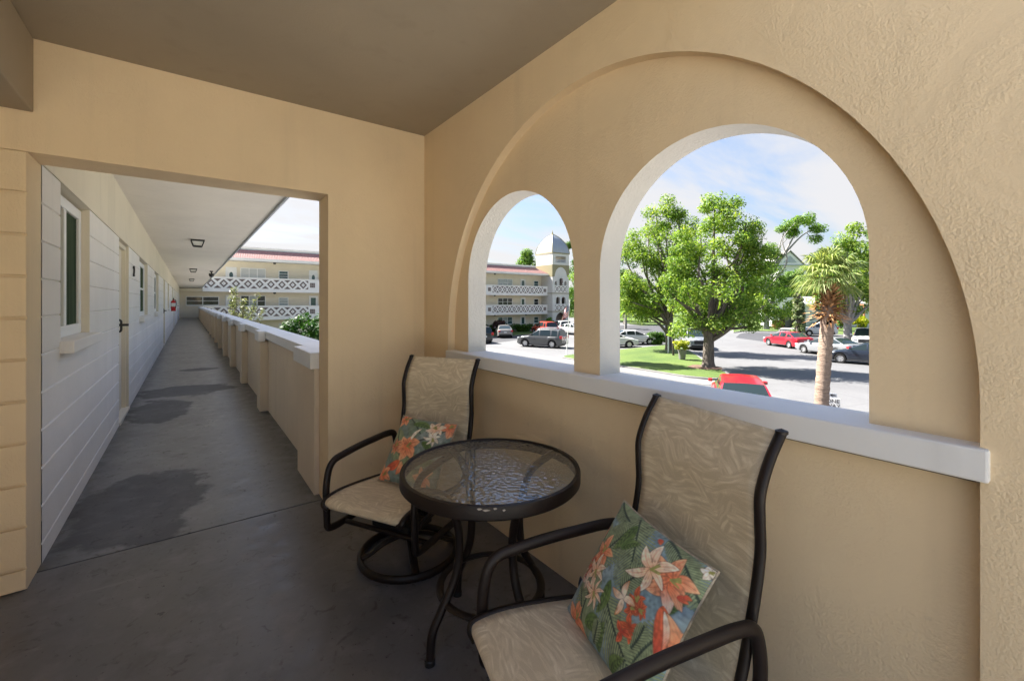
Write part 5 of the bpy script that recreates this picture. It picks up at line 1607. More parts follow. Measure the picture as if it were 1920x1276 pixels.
# the big shade tree on the island
bx = at(1328, 691); d1 = 4.15 * 812 / 124; B1 = (bx[0], bx[1], ZG + 0.1)
rd1 = random.Random(5); cl = []
for e in [(1345, 450, 62, 52, 22), (1305, 500, 50, 50, 12), (1395, 490, 42, 55, 12), (1340, 555, 88, 58, 34), (1415, 545, 35, 45, 8), (1283, 612, 26, 18, 5), (1345, 402, 32, 24, 6), (1338, 374, 12, 6, 2), (1372, 384, 9, 6, 2), (1352, 386, 14, 12, 2), (1408, 438, 18, 16, 4), (1440, 580, 30, 28, 5), (1395, 605, 42, 16, 6), (1330, 590, 60, 22, 8), (1420, 500, 34, 40, 8), (1275, 520, 30, 45, 8), (1288, 470, 26, 55, 9)]:
    cl += ell_clumps(e[0], e[1], e[2], e[3], int(e[4] * 1.35), d1, B1, 0.62, 0.95, rd1)
px1 = d1 / FPX
def off1(u, v, dep=0.0, d=d1, B=B1):
    p = by_depth(u, d + dep); return (p[0] - B[0], p[1] - B[1], zpix(v, d + dep) - B[2])
tree('oak_tree', 'broad bright green shade tree with a thick trunk on the lawn island', B1, cl, 200, 0.084, M['leaf_oak'], M['bark'], 0.37, 2.3, (0.1, 0.0), 26, None, 1.55, 3,
     forks=[([off1(1330, 640), off1(1360, 622, -0.5), off1(1400, 590, -1), off1(1450, 566, -1.2)], 0.15, 0.05), ([off1(1330, 630), off1(1345, 590), off1(1365, 560, 0.5)], 0.22, 0.06), ([off1(1325, 630), off1(1312, 590), off1(1290, 550, -0.6)], 0.2, 0.05), ([off1(1328, 625), off1(1335, 560), off1(1338, 470), off1(1340, 380)], 0.2, 0.03)])
# second tree behind it
bx = at(1254, 658); d2 = 4.15 * 812 / 91; B2 = (bx[0], bx[1], ZG + 0.1)
rd1 = random.Random(8); cl = []
for e in [(1238, 455, 55, 42, 24), (1200, 510, 40, 55, 16), (1250, 408, 30, 22, 8), (1247, 377, 9, 8, 2), (1247, 390, 12, 10, 2), (1272, 402, 14, 12, 3), (1222, 392, 14, 7, 2), (1215, 565, 55, 26, 14), (1295, 450, 24, 40, 8), (1178, 460, 14, 26, 5), (1260, 520, 60, 50, 16), (1175, 540, 16, 40, 8), (1200, 570, 40, 24, 10), (1280, 500, 30, 50, 8)]:
    cl += ell_clumps(e[0], e[1], e[2], e[3], int(e[4] * 1.3), d2, B2, 0.78, 0.9, rd1)
tree('oak_tree', 'green tree with a forked dark trunk, left of and behind the big shade tree', B2, cl, 180, 0.10, M['leaf_oak'], M['bark'], 0.30, 2.6, (0.0, 0.1), 26, None, 1.3, 4,
     forks=[([off1(1254, 628, 0, d2, B2), off1(1235, 606, 0, d2, B2), off1(1212, 592, 0, d2, B2)], 0.16, 0.05), ([off1(1256, 625, 0, d2, B2), off1(1250, 590, 0, d2, B2), off1(1240, 560, 0, d2, B2)], 0.18, 0.06), ([off1(1256, 620, 0, d2, B2), off1(1263, 580, 0, d2, B2), off1(1275, 540, 0, d2, B2)], 0.16, 0.05)])
# small tree behind the pillar between the arches
p5 = by_depth(1112, 29.5); B5 = (p5[0], p5[1], ZG + 0.1); rd1 = random.Random(15); cl = []
for e in [(1112, 545, 42, 50, 26), (1105, 500, 34, 30, 10), (1122, 590, 30, 16, 6)]: cl += ell_clumps(*e, 29.5, B5, 0.5, 1.0, rd1)
tree('young_tree', 'young green tree hidden mostly by the pillar between the two arches', B5, cl, 200, 0.09, M['leaf_oak'], M['bark'], 0.12, 2.0, (0.1, 0), 12, None, 1.2, 15)
# pale trunked tree at right
bx = at(1590, 648); d3 = 4.15 * 812 / 81; B3 = (bx[0], bx[1], ZG + 0.02)
rd1 = random.Random(9); cl = []
for e in [(1615, 470, 34, 26, 10), (1625, 540, 30, 22, 8), (1580, 545, 34, 18, 8), (1632, 445, 12, 14, 3), (1600, 430, 9, 7, 2), (1585, 455, 16, 12, 4), (1640, 500, 22, 40, 6), (1655, 560, 30, 25, 6), (1560, 520, 26, 26, 9), (1590, 500, 40, 30, 10), (1600, 570, 40, 16, 8), (1545, 560, 24, 18, 6)]:
    cl += ell_clumps(*e, d3, B3, 0.85, 0.9, rd1)
tree('shade_tree', 'pale grey trunked tree with crooked limbs at the right of the large arch', B3, cl, 230, 0.125, M['leaf_oak'], M['bark_pale'], 0.42, 2.2, (0.2, 0.1), 16, None, 1.3, 6,
     forks=[([off1(1592, 605, 0, d3, B3), off1(1605, 595, 0, d3, B3), off1(1625, 575, 0, d3, B3), off1(1650, 560, 0, d3, B3)], 0.2, 0.07), ([off1(1588, 605, 0, d3, B3), off1(1578, 585, 0, d3, B3), off1(1575, 560, 0, d3, B3)], 0.18, 0.06), ([off1(1595, 600, 0, d3, B3), off1(1610, 560, 0, d3, B3), off1(1628, 520, 0, d3, B3)], 0.18, 0.05)])
# tall thin crowned tree
d4 = 66.0; p4 = by_depth(1437, d4); B4 = (p4[0], p4[1], ZG)
rd1 = random.Random(10); cl = []
for e in [(1506, 412, 26, 8, 8), (1474, 424, 16, 7, 5), (1538, 428, 12, 12, 4), (1494, 440, 16, 6, 3), (1530, 446, 8, 6, 2), (1448, 470, 22, 14, 6), (1440, 520, 26, 36, 12), (1462, 500, 14, 12, 3), (1432, 575, 26, 25, 8), (1470, 545, 30, 24, 10), (1475, 580, 26, 14, 6)]:
    cl += ell_clumps(*e, d4, B4, 0.95, 0.9, rd1)
def o4(u, v): return off1(u, v, 0, d4, B4)
tree('tall_tree', 'tall thin crowned tree with bare grey limbs rising behind the palm', B4, cl, 200, 0.16, M['leaf_mid'], M['bark_pale'], 0.4, 6.0, (0.0, 0.0), 10, None, 1.2, 7,
     forks=[([o4(1437, 540), o4(1455, 500), o4(1478, 462), o4(1500, 420)], 0.28, 0.07), ([o4(1462, 488), o4(1490, 455), o4(1512, 436), o4(1535, 428)], 0.16, 0.05), ([o4(1455, 500), o4(1462, 460), o4(1474, 425)], 0.14, 0.05), ([o4(1512, 436), o4(1522, 446), o4(1530, 450)], 0.06, 0.03)])
# background trees
BG = [  # u, v top, half width px, d, leaf, label
    (1172, 470, 40, 84, 'leaf_dark', 'dark tree behind the white sedan at the left jamb of the large arch'),
    (1212, 545, 34, 92, 'leaf_dark', 'low dark tree beyond the back road under the second shade tree'),
    (1290, 540, 46, 104, 'leaf_mid', 'mid green background tree seen between the two island trees'),
    (1355, 545, 46, 110, 'leaf_dark', 'background tree behind the thick trunk of the big shade tree'),
    (1418, 520, 40, 98, 'leaf_dark', 'deep green background tree over the bright far lawn'),
    (1462, 520, 26, 84, 'leaf_mid', 'tree beside the arched porch of the pale house'),
    (1500, 508, 36, 82, 'leaf_mid', 'bushy tree below the white gable, left of the palm crown'),
    (1548, 520, 30, 88, 'leaf_dark', 'darker tree right behind the palm trunk over the house roof edge'),
    (1530, 500, 44, 100, 'leaf_mid', 'background tree behind the palm crown, over the house roof'),
    (1590, 452, 36, 96, 'leaf_mid', 'light background tree right of the palm crown'),
    (1650, 440, 44, 92, 'leaf_mid', 'background tree cut by the right side of the large arch'),
    (1082, 455, 26, 96, 'leaf_dark', 'tall dark tree directly right of the tower'),
    (1120, 500, 36, 100, 'leaf_dark', 'dark tree behind the pillar between the two arches'),
    (988, 470, 15, 82, 'leaf_mid', 'tree top showing over the wing roof left of the tower'),
]
for i, (u, vt, hw, d, lm, lab) in enumerate(BG):
    p = by_depth(u, d); B = (p[0], p[1], ZG)
    rd1 = random.Random(40 + i); px = d / FPX
    vb = 592 if u != 988 else 545
    vc = (vt + vb) / 2; rv = (vb - vt) / 2 - 5
    cl = ell_clumps(u, vc, hw * 0.85, rv * 0.9, 44 if hw > 30 else 26, d, B, 1.25, 0.9, rd1)
    cl += ell_clumps(u + rd1.uniform(-8, 8), vt + 6, hw * 0.4, 6, 4, d, B, 1.0, 0.9, rd1)
    tree('background_tree', lab, B, cl, 220, 0.19, M[lm], M['bark'], 0.35, (1.4 + 2.75 - (vc - 567) * px) * 0.55 + 0.3, (rd1.uniform(-0.4, 0.4), 0), 10, 'trees beyond the lot', 1.3, 60 + i)

# far wood closing the horizon
cl = []
rdw = random.Random(77)
for i in range(330):
    u = rdw.uniform(850, 1760); d = rdw.uniform(120, 150)
    p = by_depth(u, d); cl.append((p[0], p[1], ZG + rdw.uniform(0.5, 9.5), rdw.uniform(1.6, 2.8)))
for i in range(120):
    u = rdw.uniform(1740, 2500); d = rdw.uniform(75, 100)
    p = by_depth(u, d); cl.append((p[0], p[1], ZG + rdw.uniform(0.5, 9.0), rdw.uniform(1.6, 2.8)))
for i in range(60):
    u = rdw.uniform(200, 850); d = rdw.uniform(120, 150)
    p = by_depth(u, d); cl.append((p[0], p[1], ZG + rdw.uniform(0.5, 7), rdw.uniform(1.6, 2.8)))
o = leaf_mesh('far_wood', cl, 110, 0.55, M['leaf_dark'], None); tag(o, 'dark wood closing the view behind the houses', 'wood', kind='stuff')

# ---- cabbage palm
dp = 14.0; pp = by_depth(1538, dp); zt_ = 1.30
t = thing('palm_tree', 'cabbage palm with a tan trunk and a skirt of dry brown boots', 'palm', (pp[0], pp[1], ZG))
pt = by_depth(1554, dp); tx, ty = pt[0] - pp[0], pt[1] - pp[1]
mb = MB(); path = []; rr = []
for i in range(47):
    s = i / 46
    path.append((tx * s ** 1.3, ty * s ** 1.3, (zt_ - ZG) * s)); rr.append(0.205 - 0.015 * s + 0.010 * math.sin(i * 2.1) + (0.12 * max(0, 1 - s * 7)))
mb.tube(path, rr, 18); mb.build('trunk', M['palm_bark'], t, smooth=60)
hx0, hy0, hz0 = tx, ty, zpix(600, dp) - ZG
V = []; F = []
rdp = random.Random(21)
def spike(p, dr, L_, w):
    dr = Vector(dr).normalized(); sd = dr.cross(Vector((0, 0, 1))).normalized() * w; upv = sd.cross(dr).normalized() * w * 0.5
    p = Vector(p); b = len(V)
    V.extend([tuple(p + sd), tuple(p - sd), tuple(p + upv), tuple(p + dr * L_ * 0.6 + sd * 0.8 + Vector((0, 0, 0.02))), tuple(p + dr * L_ * 0.6 - sd * 0.8), tuple(p + dr * L_ + Vector((0, 0, -0.02)))])
    F.extend([(b, b + 1, b + 4), (b, b + 4, b + 3), (b + 3, b + 4, b + 5), (b + 1, b + 2, b + 4), (b + 2, b, b + 3), (b + 2, b + 3, b + 4)])
for i in range(240):
    s = (i / 240) ** 0.9
    q = i * 2.39996 + rdp.uniform(-0.2, 0.2)
    z = hz0 + 0.05 + s * 0.95
    r0 = 0.20 * (1 - 0.5 * s)
    el = -0.5 + 1.6 * s + rdp.uniform(-0.25, 0.25)
    spike((hx0 + r0 * math.cos(q), hy0 + r0 * math.sin(q), z), (math.cos(q) * math.cos(el), math.sin(q) * math.cos(el), math.sin(el)), rdp.uniform(0.32, 0.62) * (1 - 0.35 * s), 0.034)
np_mesh('boot_skirt', V, F, M['palm_boot'], t)
mb = MB(); mb.tube([(hx0, hy0, hz0 - 0.1), (hx0, hy0, hz0 + 0.6), (hx0, hy0, zpix(520, dp) - ZG)], [0.2, 0.17, 0.08], 10); mb.build('crown_shaft', M['palm_boot'], t)
zc_ = zpix(506, dp) - ZG
for i in range(40):
    q = i * 2.39996 + rdp.uniform(-0.25, 0.25); s = (i + 0.5) / 40
    el = 1.40 - 1.85 * s + rdp.uniform(-0.12, 0.12)
    pl = rdp.uniform(0.38, 0.58); bl = rdp.uniform(0.55, 0.78)
    d0 = Vector((math.cos(q) * math.cos(el), math.sin(q) * math.cos(el), math.sin(el)))
    c0 = Vector((hx0, hy0, zc_ - 0.25 + 0.25 * (1 - s)))
    hub = c0 + d0 * pl + Vector((0, 0, -0.08 * pl))
    side = Vector((-math.sin(q), math.cos(q), 0)); upn = side.cross(d0).normalized() * -1
    V = []; F = []
    # petiole
    for sg in (-1, 1): V.extend([tuple(c0 + side * 0.012 * sg), tuple(hub + side * 0.008 * sg)])
    F.append((0, 1, 3, 2))
    nb = 30
    for k in range(nb):
        a = -1.9 + 3.8 * k / (nb - 1)
        bd = (d0 * math.cos(a) + side * math.sin(a)).normalized()
        L_ = bl * (0.72 + 0.28 * math.cos(a)) * rdp.uniform(0.92, 1.05)
        ws = bd.cross(upn).normalized() * 0.017
        fold = upn * 0.012 * (1 if k % 2 else -1)
        m_ = hub + bd * L_ * 0.55 + Vector((0, 0, -0.05 * L_))
        e_ = hub + bd * L_ * 0.93 + Vector((0, 0, -0.42 * L_ * rdp.uniform(0.5, 1.7)))
        b = len(V)
        V.extend([tuple(hub + fold * 0.3), tuple(m_ + ws + fold), tuple(m_ - ws - fold), tuple(e_)])
        F.append((b, b + 1, b + 3, b + 2))
    np_mesh('frond', V, F, M['palm_leaf'], t)

# ---- shrubs and small plants
def shrub(name, label, u, v, d, ru, rv, n, per, size, mat, cat='shrub', base_v=None, rc=0.3, stem=True, aspect=0.5, seed=3):
    p = by_depth(u, d); B = (p[0], p[1], ZG)
    t = thing(name, label, cat, B)
    cl = ell_clumps(u, v, ru, rv, n, d, B, rc, 0.9, random.Random(seed))
    leaf_mesh('foliage', cl, per, size, mat, t, aspect)
    if stem:
        mb = MB(); rd = random.Random(seed)
        for c in rd.sample(cl, min(9, len(cl))): limb(mb, (rd.uniform(-.15, .15), rd.uniform(-.15, .15), 0), c[:3], 0.035, 0.01, rd, 0.05)
        mb.build('stem', M['bark'], t, smooth=60)
    return t
shrub('glossy_shrub', 'dense rounded deep green shrub rising beside the walkway parapet', 590, 655, 14.5, 78, 64, 90, 150, 0.06, M['leaf_hedge'], rc=0.26, seed=31)
p = by_depth(447, 25.0)
t = thing('oleander_shrub', 'loose grey green shrub of upright stems behind the parapet', 'shrub', (p[0], p[1], ZG))
rd = random.Random(17); mb = MB(); cl = []
for i in range(26):
    px_ = 25.0 / FPX; l = rd.gauss(0, 17) * px_; dd = rd.gauss(0, 0.45); hgt = zpix(rd.uniform(540, 606), 25.0) - ZG
    e = (l * RGT[0] + dd * FWD[0], l * RGT[1] + dd * FWD[1], hgt - abs(l) * 0.35)
    P = bez([(e[0] * 0.2, e[1] * 0.2, 0), (e[0] * 0.5, e[1] * 0.5, hgt * 0.5), e], 6); mb.tube(P, 0.012, 5)
    for k in range(3): cl.append((P[-1 - k].x, P[-1 - k].y, P[-1 - k].z - 0.02, 0.17))
mb.build('stem', M['bark'], t)
leaf_mesh('foliage', cl, 20, 0.095, M['leaf_olive'], t, 0.28, 1.2)
shrub('round_bush', 'round clipped dark green bush beyond the lawn island', 1230, 634, 43, 15, 10, 34, 90, 0.13, M['leaf_dark'], cat='bush', rc=0.35, stem=True, seed=33)
def hedge(px0, px1, d0, d1, z1, th, label, mat, seed):
    p0, p1 = by_depth(px0, d0), by_depth(px1, d1)
    t = thing('hedge', label, 'hedge', (p0[0], p0[1], ZG))
    rd = random.Random(seed); cl = []
    for i in range(90):
        s = rd.random(); cl.append(((p1[0] - p0[0]) * s + rd.uniform(-th, th) * 0.5, (p1[1] - p0[1]) * s + rd.uniform(-th, th), rd.uniform(0.2, z1 - 0.25), 0.33))
    leaf_mesh('foliage', cl, 60, 0.16, mat, t)
    mb = MB()
    for i in range(8):
        s = (i + 0.5) / 8; mb.tube([((p1[0] - p0[0]) * s, (p1[1] - p0[1]) * s, 0), ((p1[0] - p0[0]) * s, (p1[1] - p0[1]) * s, z1 * 0.7)], 0.05, 6)
    mb.build('stem', M['bark'], t)
hedge(903, 1012, 58.3, 61.0, 1.25, 0.4, 'long clipped dark hedge before the ground floor of the wing', M['leaf_dark'], 5)
shrub('maroon_shrub', 'maroon leaved shrub standing above the hedge', 936, 608, 57.2, 13, 6, 14, 60, 0.2, M['leaf_purple'], rc=0.4, seed=35)
shrub('entrance_plant', 'spiky plant by the arched entrance of the tower', 1030, 603, 62.0, 7, 10, 10, 40, 0.28, M['leaf_mid'], cat='plant', rc=0.35, aspect=0.2, seed=36)
shrub('yellow_shrub', 'yellow green shrub by the terracotta column of the house', 1611, 604, 66, 13, 10, 14, 60, 0.22, M['leaf_yellow'], rc=0.5, seed=37)
shrub('green_shrub', 'small green shrub left of the pale tree trunk by the house', 1575, 602, 67, 10, 8, 10, 60, 0.22, M['leaf_mid'], rc=0.45, seed=38)
shrub('russet_bush', 'round russet bush at the corner of the far lawn', 1459, 607, 66.5, 7, 7, 12, 60, 0.17, M['leaf_rust'], cat='bush', rc=0.35, seed=39)
# vine covered palm trunk
p = by_depth(1497, 54.0); t = thing('vine_column', 'leafy vine covered trunk standing in the small planted island', 'tree', (p[0], p[1], ZG))
cl = []; rd = random.Random(41)
for i in range(46):
    z = rd.uniform(0.3, 5.2); q = rd.uniform(0, 2 * PI); r = 0.55 - 0.05 * z
    cl.append((r * math.cos(q), r * math.sin(q), z, 0.34))
leaf_mesh('foliage', cl, 60, 0.17, M['leaf_vine'], t)
mb = MB(); mb.tube([(0, 0, -0.1), (0, 0, 5.3)], [0.28, 0.2], 10); mb.build('trunk', M['bark'], t, smooth=60)
# flowering ground cover
p = at(1494, 631); t = thing('flower_patch', 'patch of small orange flowers at the foot of the vine covered trunk', 'flowers', (p[0], p[1], ZG + 0.1))
leaf_mesh('flowers', [(rd.uniform(-0.8, 0.8), rd.uniform(-0.5, 0.5), 0.15, 0.22) for i in range(12)], 40, 0.1, M['leaf_rust'], t)
# potted plant
dq = 4.15 * 812 / 110; p = by_depth(1279, dq)
t = thing('potted_plant', 'yellow green bushy plant in a tall pale pot on the lawn island', 'potted plant', (p[0], p[1], ZG + 0.12))
mb = MB(); mb.lathe([(0.0, 0.0), (0.19, 0.0), (0.22, 0.1), (0.26, 0.55), (0.30, 0.66), (0.30, 0.72), (0.26, 0.72), (0.25, 0.62), (0.0, 0.62)], 18); mb.build('pot', M['concrete'], t, smooth=40)
cl = [(rd.gauss(0, 0.24), rd.gauss(0, 0.24), 0.95 + rd.uniform(-0.12, 0.3), 0.2) for i in range(26)]
leaf_mesh('foliage', cl, 45, 0.085, M['leaf_yellow'], t)
# little palm by the back road
p = by_depth(1173, 68.0); t = thing('small_palm', 'slim young palm with a pale trunk left of the second shade tree', 'palm', (p[0], p[1], ZG))
mb = MB(); mb.tube([(0, 0, -0.1), (0.05, 0, 3.0)], [0.22, 0.14], 8); mb.build('trunk', M['bark_pale'], t, smooth=60)
V = []; F = []
for i in range(22):
    q = i * 2.4; el = rd.uniform(-0.3, 1.2)
    P = [Vector((0.05, 0, 3.0)) + Vector((math.cos(q) * math.cos(el), math.sin(q) * math.cos(el), math.sin(el))) * s * 1.8 + Vector((0, 0, -0.9 * s * s)) for s in (0, .25, .5, .75, 1)]
    sd = Vector((-math.sin(q), math.cos(q), 0)) * 0.22
    for a, b_ in zip(P[:-1], P[1:]):
        b = len(V); V.extend([tuple(a + sd), tuple(a - sd), tuple(b_ - sd), tuple(b_ + sd)]); F.append((b, b + 1, b + 2, b + 3))
np_mesh('fronds', V, F, M['leaf_mid'], t)
# posts on the island
p = at(1253, 664); t = thing('marker_post', 'thin pale marker post beside the forked tree', 'post', (p[0], p[1], ZG + 0.11))
mb = MB(); mb.lathe([(0.05, 0.0), (0.05, 1.45), (0.03, 1.5), (0, 1.5)], 10); mb.build('pole', M['white'], t, smooth=40)
mb = MB(); mb.box(-0.07, 0.07, -0.02, 0.02, 1.15, 1.42); mb.build('marker_plate', M['white_plastic'], t)
p = at(1262.5, 669); t = thing('utility_post', 'dark square timber post next to the pale marker post', 'post', (p[0], p[1], ZG + 0.11), 0.6)
mb = MB(); mb.box(-0.08, 0.08, -0.08, 0.08, 0.0, 2.15); mb.build('post_shaft', M['bark'], t, bevel=0.01)
mb = MB(); mb.box(-0.10, 0.10, -0.10, 0.10, 2.152, 2.20); mb.build('post_cap', M['white'], t, bevel=0.01)
mb = MB(); mb.box(0.082, 0.10, -0.05, 0.07, 0.5, 2.05); mb.build('backing_strip', M['white'], t)

# ---- flag
p = at(1062, 666); pole_h = 4.25
t = thing('flagpole', 'white flagpole flying a red and white striped flag by the grey car', 'flag', (p[0], p[1], ZG), 0)
LEAN = 0.26
def pax(z): return (RGT[0] * LEAN * z / pole_h, RGT[1] * LEAN * z / pole_h, z)
mb = MB(); mb.lathe([(0.09, 0), (0.09, 0.1), (0.035, 0.12)], 10); mb.tube([pax(0.1), pax(pole_h)], [0.034, 0.026], 10); mb.lathe([(0.0, 0), (0.05, 0.03), (0.05, 0.07), (0, 0.1)], 10, c=pax(pole_h)); mb.build('pole', M['white'], t, smooth=40)
fr_, fwm, fbl = simple('flag_red', (0.55, 0.03, 0.05), 0.7, 0), simple('flag_white', (0.75, 0.75, 0.75), 0.7, 0), simple('flag_blue', (0.02, 0.04, 0.2), 0.7, 0)
mb = MB(); nu, nvv = 26, 13; Lf, Hf = 1.75, 1.05
def fpt(i, j):
    s = i / nu; q = j / nvv
    z0 = pole_h - 0.08 - Hf * q
    b0 = pax(z0)
    x = -Lf * s * (0.27 + 0.12 * q) + 0.03 * math.sin(s * 8); y = 0.10 * math.sin(s * 9 + q * 2.5) * (0.3 + s)
    return (b0[0] + x * RGT[0] + y * FWD[0], b0[1] + x * RGT[1] + y * FWD[1], z0 - s * Lf * (0.42 - 0.16 * q))
for i in range(nu):
    for j in range(nvv):
        m = 2 if (i < nu * 0.4 and j < 7) else (0 if j % 2 == 0 else 1)
        if m == 2 and (i + j) % 2 == 0 and 0 < j < 6: m = 2
        mb.add([fpt(i, j), fpt(i, j + 1), fpt(i + 1, j + 1), fpt(i + 1, j)], [(0, 1, 2, 3)], m)
for a in range(5):      # stars of the canton
    for b in range(4):
        i, j = 1.2 + a * 2.0, 0.9 + b * 1.55
        c = Vector(fpt(i, j)) - Vector((FWD[0], FWD[1], 0)) * 0.012
        pts = []
        for k in range(10):
            rr_ = 0.034 if k % 2 == 0 else 0.015; an = PI / 2 + k * PI / 5
            pts.append(tuple(c + Vector((RGT[0], RGT[1], 0)) * rr_ * math.cos(an) + Vector((0, 0, 1)) * rr_ * math.sin(an)))
        mb.add(pts, [tuple(range(10))], 1)
fo = mb.build('flag', [fr_, fwm, fbl], t, smooth=60, merge=False)

# ---- one way sign
ds = 14.6; p = by_depth(1561.5, ds)
fd = Vector((p[0], p[1])).normalized()
t = thing('one_way_sign', 'white one way sign on a post right of the palm trunk', 'sign', (p[0], p[1], ZG), math.atan2(fd.y, fd.x) - PI / 2)
zt2 = zpix(745.5, ds) - ZG
mb = MB(); mb.tube([(0, 0.02, 0), (0, 0.02, zt2 + 0.13)], 0.025, 8); mb.build('post', M['flash'], t)
mb = MB(); mb.box(-0.20, 0.20, -0.012, 0.0, zt2 - 0.47, zt2); sp_ = mb.build('sign_panel', M['white'], t, bevel=0.004)
for txt, zz in (('ONE', zt2 - 0.11), ('WAY', zt2 - 0.27)):
    o = text_mesh(txt, 0.175, 0.001, M['black'], 'lettering', sp_); o.location = (0, -0.0145, zz); o.rotation_euler = (R(90), 0, 0)
mb = MB(); mb.box(-0.115, 0.115, -0.012, 0.0, zt2 + 0.025, zt2 + 0.155); ap = mb.build('arrow_panel', M['flash'], t, bevel=0.003)
za = zt2 + 0.09
mb = MB(); y = -0.0135; mb.add([(-0.085, y, za), (-0.01, y, za - 0.05), (-0.01, y, za - 0.018), (0.08, y, za - 0.018), (0.08, y, za + 0.018), (-0.01, y, za + 0.018), (-0.01, y, za + 0.05)], [(0, 1, 2, 3, 4, 5, 6)]); mb.build('arrow', M['black'], ap)
# ---- small round sign on the far lawn
d5 = 4.15 * 812 / 56; p = by_depth(1389, d5); fd = Vector((p[0], p[1])).normalized()
t = thing('round_sign', 'small white sign with a dark ring on the edge of the far lawn', 'sign', (p[0], p[1], ZG), math.atan2(fd.y, fd.x) - PI / 2)
mb = MB(); mb.tube([(0, 0.02, 0), (0, 0.02, 1.5)], 0.03, 6); mb.build('post', M['pattern'], t)
mb = MB(); mb.box(-0.32, 0.32, -0.015, 0.0, 0.85, 1.55); pn = mb.build('sign_panel', M['white'], t, bevel=0.02)
mb = MB(); mb.lathe([(0.14, 0), (0.14, 0.004), (0.22, 0.004), (0.22, 0)], 20); mb.xform(Matrix.Translation((0, -0.016, 1.2)) @ Matrix.Rotation(PI / 2, 4, 'X')); mb.build('ring_mark', M['black'], pn)
# =================================================================== SKY, SUN, CAMERA
SUN_EL = R(50)
SUN_AZ = (-0.41, 0.912)
w = bpy.data.worlds.new('World'); SC.world = w; w.use_nodes = True
nt = w.node_tree; N = nt.nodes; L = nt.links
bg = N['Background']
sky = N.new('ShaderNodeTexSky'); sky.sky_type = 'NISHITA'; sky.sun_disc = False
sky.sun_elevation = SUN_EL; sky.sun_rotation = math.atan2(SUN_AZ[0], SUN_AZ[1]) % (2 * PI)
sky.air_density = 1.0; sky.dust_density = 1.5; sky.ozone_density = 1.2
tc = N.new('ShaderNodeTexCoord')
sep = N.new('ShaderNodeSeparateXYZ'); L.new(tc.outputs['Generated'], sep.inputs[0])
zc = N.new('ShaderNodeMath'); zc.operation = 'MAXIMUM'; zc.inputs[1].default_value = 0.0; L.new(sep.outputs['Z'], zc.inputs[0])
za = N.new('ShaderNodeMath'); za.operation = 'ADD'; za.inputs[1].default_value = 0.13; L.new(zc.outputs[0], za.inputs[0])
dx = N.new('ShaderNodeMath'); dx.operation = 'DIVIDE'; L.new(sep.outputs['X'], dx.inputs[0]); L.new(za.outputs[0], dx.inputs[1])
dy = N.new('ShaderNodeMath'); dy.operation = 'DIVIDE'; L.new(sep.outputs['Y'], dy.inputs[0]); L.new(za.outputs[0], dy.inputs[1])
cb = N.new('ShaderNodeCombineXYZ'); L.new(dx.outputs[0], cb.inputs[0]); L.new(dy.outputs[0], cb.inputs[1])
mpn = N.new('ShaderNodeMapping'); mpn.inputs['Rotation'].default_value = (0, 0, R(40)); mpn.inputs['Scale'].default_value = (0.42, 1.0, 1.0); mpn.inputs['Location'].default_value = (1.7, 0.4, 0)
L.new(cb.outputs[0], mpn.inputs['Vector'])
nz = N.new('ShaderNodeTexNoise'); nz.inputs['Scale'].default_value = 1.05; nz.inputs['Detail'].default_value = 8; nz.inputs['Roughness'].default_value = 0.58; nz.inputs['Distortion'].default_value = 0.35
L.new(mpn.outputs[0], nz.inputs['Vector'])
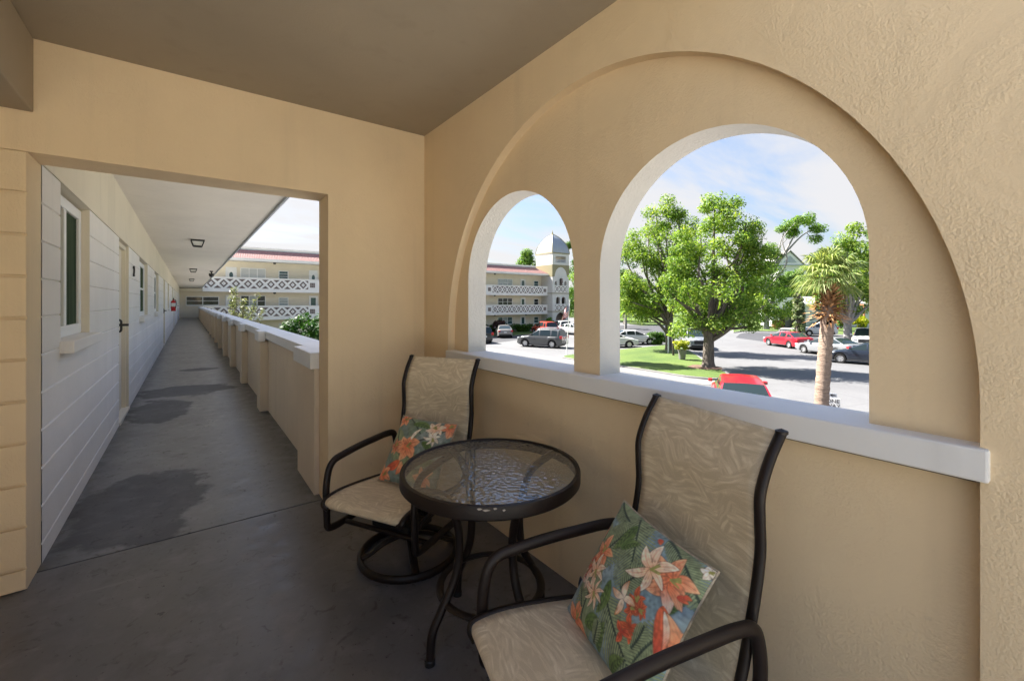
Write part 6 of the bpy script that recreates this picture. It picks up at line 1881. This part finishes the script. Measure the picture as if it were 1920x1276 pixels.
# more cloud low down, thin streaks higher up
hz = N.new('ShaderNodeMapRange'); hz.inputs[1].default_value = 0.08; hz.inputs[2].default_value = 0.42; hz.inputs[3].default_value = 0.20; hz.inputs[4].default_value = 0.0
L.new(zc.outputs[0], hz.inputs[0])
ad = N.new('ShaderNodeMath'); ad.operation = 'ADD'; L.new(nz.outputs['Fac'], ad.inputs[0]); L.new(hz.outputs[0], ad.inputs[1])
cr = N.new('ShaderNodeMapRange'); cr.interpolation_type = 'SMOOTHSTEP'; cr.inputs[1].default_value = 0.50; cr.inputs[2].default_value = 0.72; cr.inputs[3].default_value = 0.0; cr.inputs[4].default_value = 0.92
L.new(ad.outputs[0], cr.inputs[0])
mx = N.new('ShaderNodeMix'); mx.data_type = 'RGBA'
tn = N.new('ShaderNodeMix'); tn.data_type = 'RGBA'; tn.blend_type = 'MULTIPLY'; tn.inputs[0].default_value = 1.0; hzc = N.new('ShaderNodeValToRGB'); hzc.color_ramp.elements[0].position = 0.0; hzc.color_ramp.elements[0].color = (0.45, 0.425, 0.43, 1); hzc.color_ramp.elements[1].position = 0.5; hzc.color_ramp.elements[1].color = (0.73, 0.73, 0.74, 1)
L.new(zc.outputs[0], hzc.inputs['Fac']); L.new(hzc.outputs['Color'], tn.inputs[7])
L.new(sky.outputs[0], tn.inputs[6])
L.new(cr.outputs[0], mx.inputs[0]); L.new(tn.outputs[2], mx.inputs[6]); mx.inputs[7].default_value = (CLOUD, CLOUD * 0.985, CLOUD * 0.99, 1)
L.new(mx.outputs[2], bg.inputs['Color'])
bg.inputs['Strength'].default_value = SKY

sd = bpy.data.lights.new('sun', 'SUN'); sd.energy = SUN; sd.angle = R(0.53); sd.color = (1.0, 0.955, 0.88)
so = bpy.data.objects.new('sun', sd); COL.objects.link(so)
ce_ = math.cos(SUN_EL)
vec = Vector((SUN_AZ[0] * ce_, SUN_AZ[1] * ce_, math.sin(SUN_EL)))
so.rotation_euler = vec.to_track_quat('Z', 'Y').to_euler()
so.location = (-20, 20, 40)

cd = bpy.data.cameras.new('camera'); cam = bpy.data.objects.new('camera', cd); COL.objects.link(cam)
cam.location = (0, 0, EYE); cam.rotation_euler = (R(90), 0, -math.atan2(0.599, 0.801))
cd.sensor_width = 36; cd.lens = 812 / 1920 * 36
cd.shift_y = -(638 - 567) / 1920
cd.clip_start = 0.02; cd.clip_end = 3000
SC.camera = cam

SC.render.engine = 'CYCLES'
SC.cycles.use_denoising = True
SC.cycles.use_adaptive_sampling = True; SC.cycles.adaptive_threshold = 0.02
SC.cycles.max_bounces = 8; SC.cycles.diffuse_bounces = 5; SC.cycles.transparent_max_bounces = 12
SC.cycles.sample_clamp_indirect = 6.0; SC.cycles.caustics_reflective = False; SC.cycles.caustics_refractive = False
vs = SC.view_settings
SC.display_settings.display_device = 'sRGB'
vs.view_transform = 'Standard'; vs.look = 'None'; vs.exposure = EXPO; vs.gamma = 1.0; vs.use_curve_mapping = False
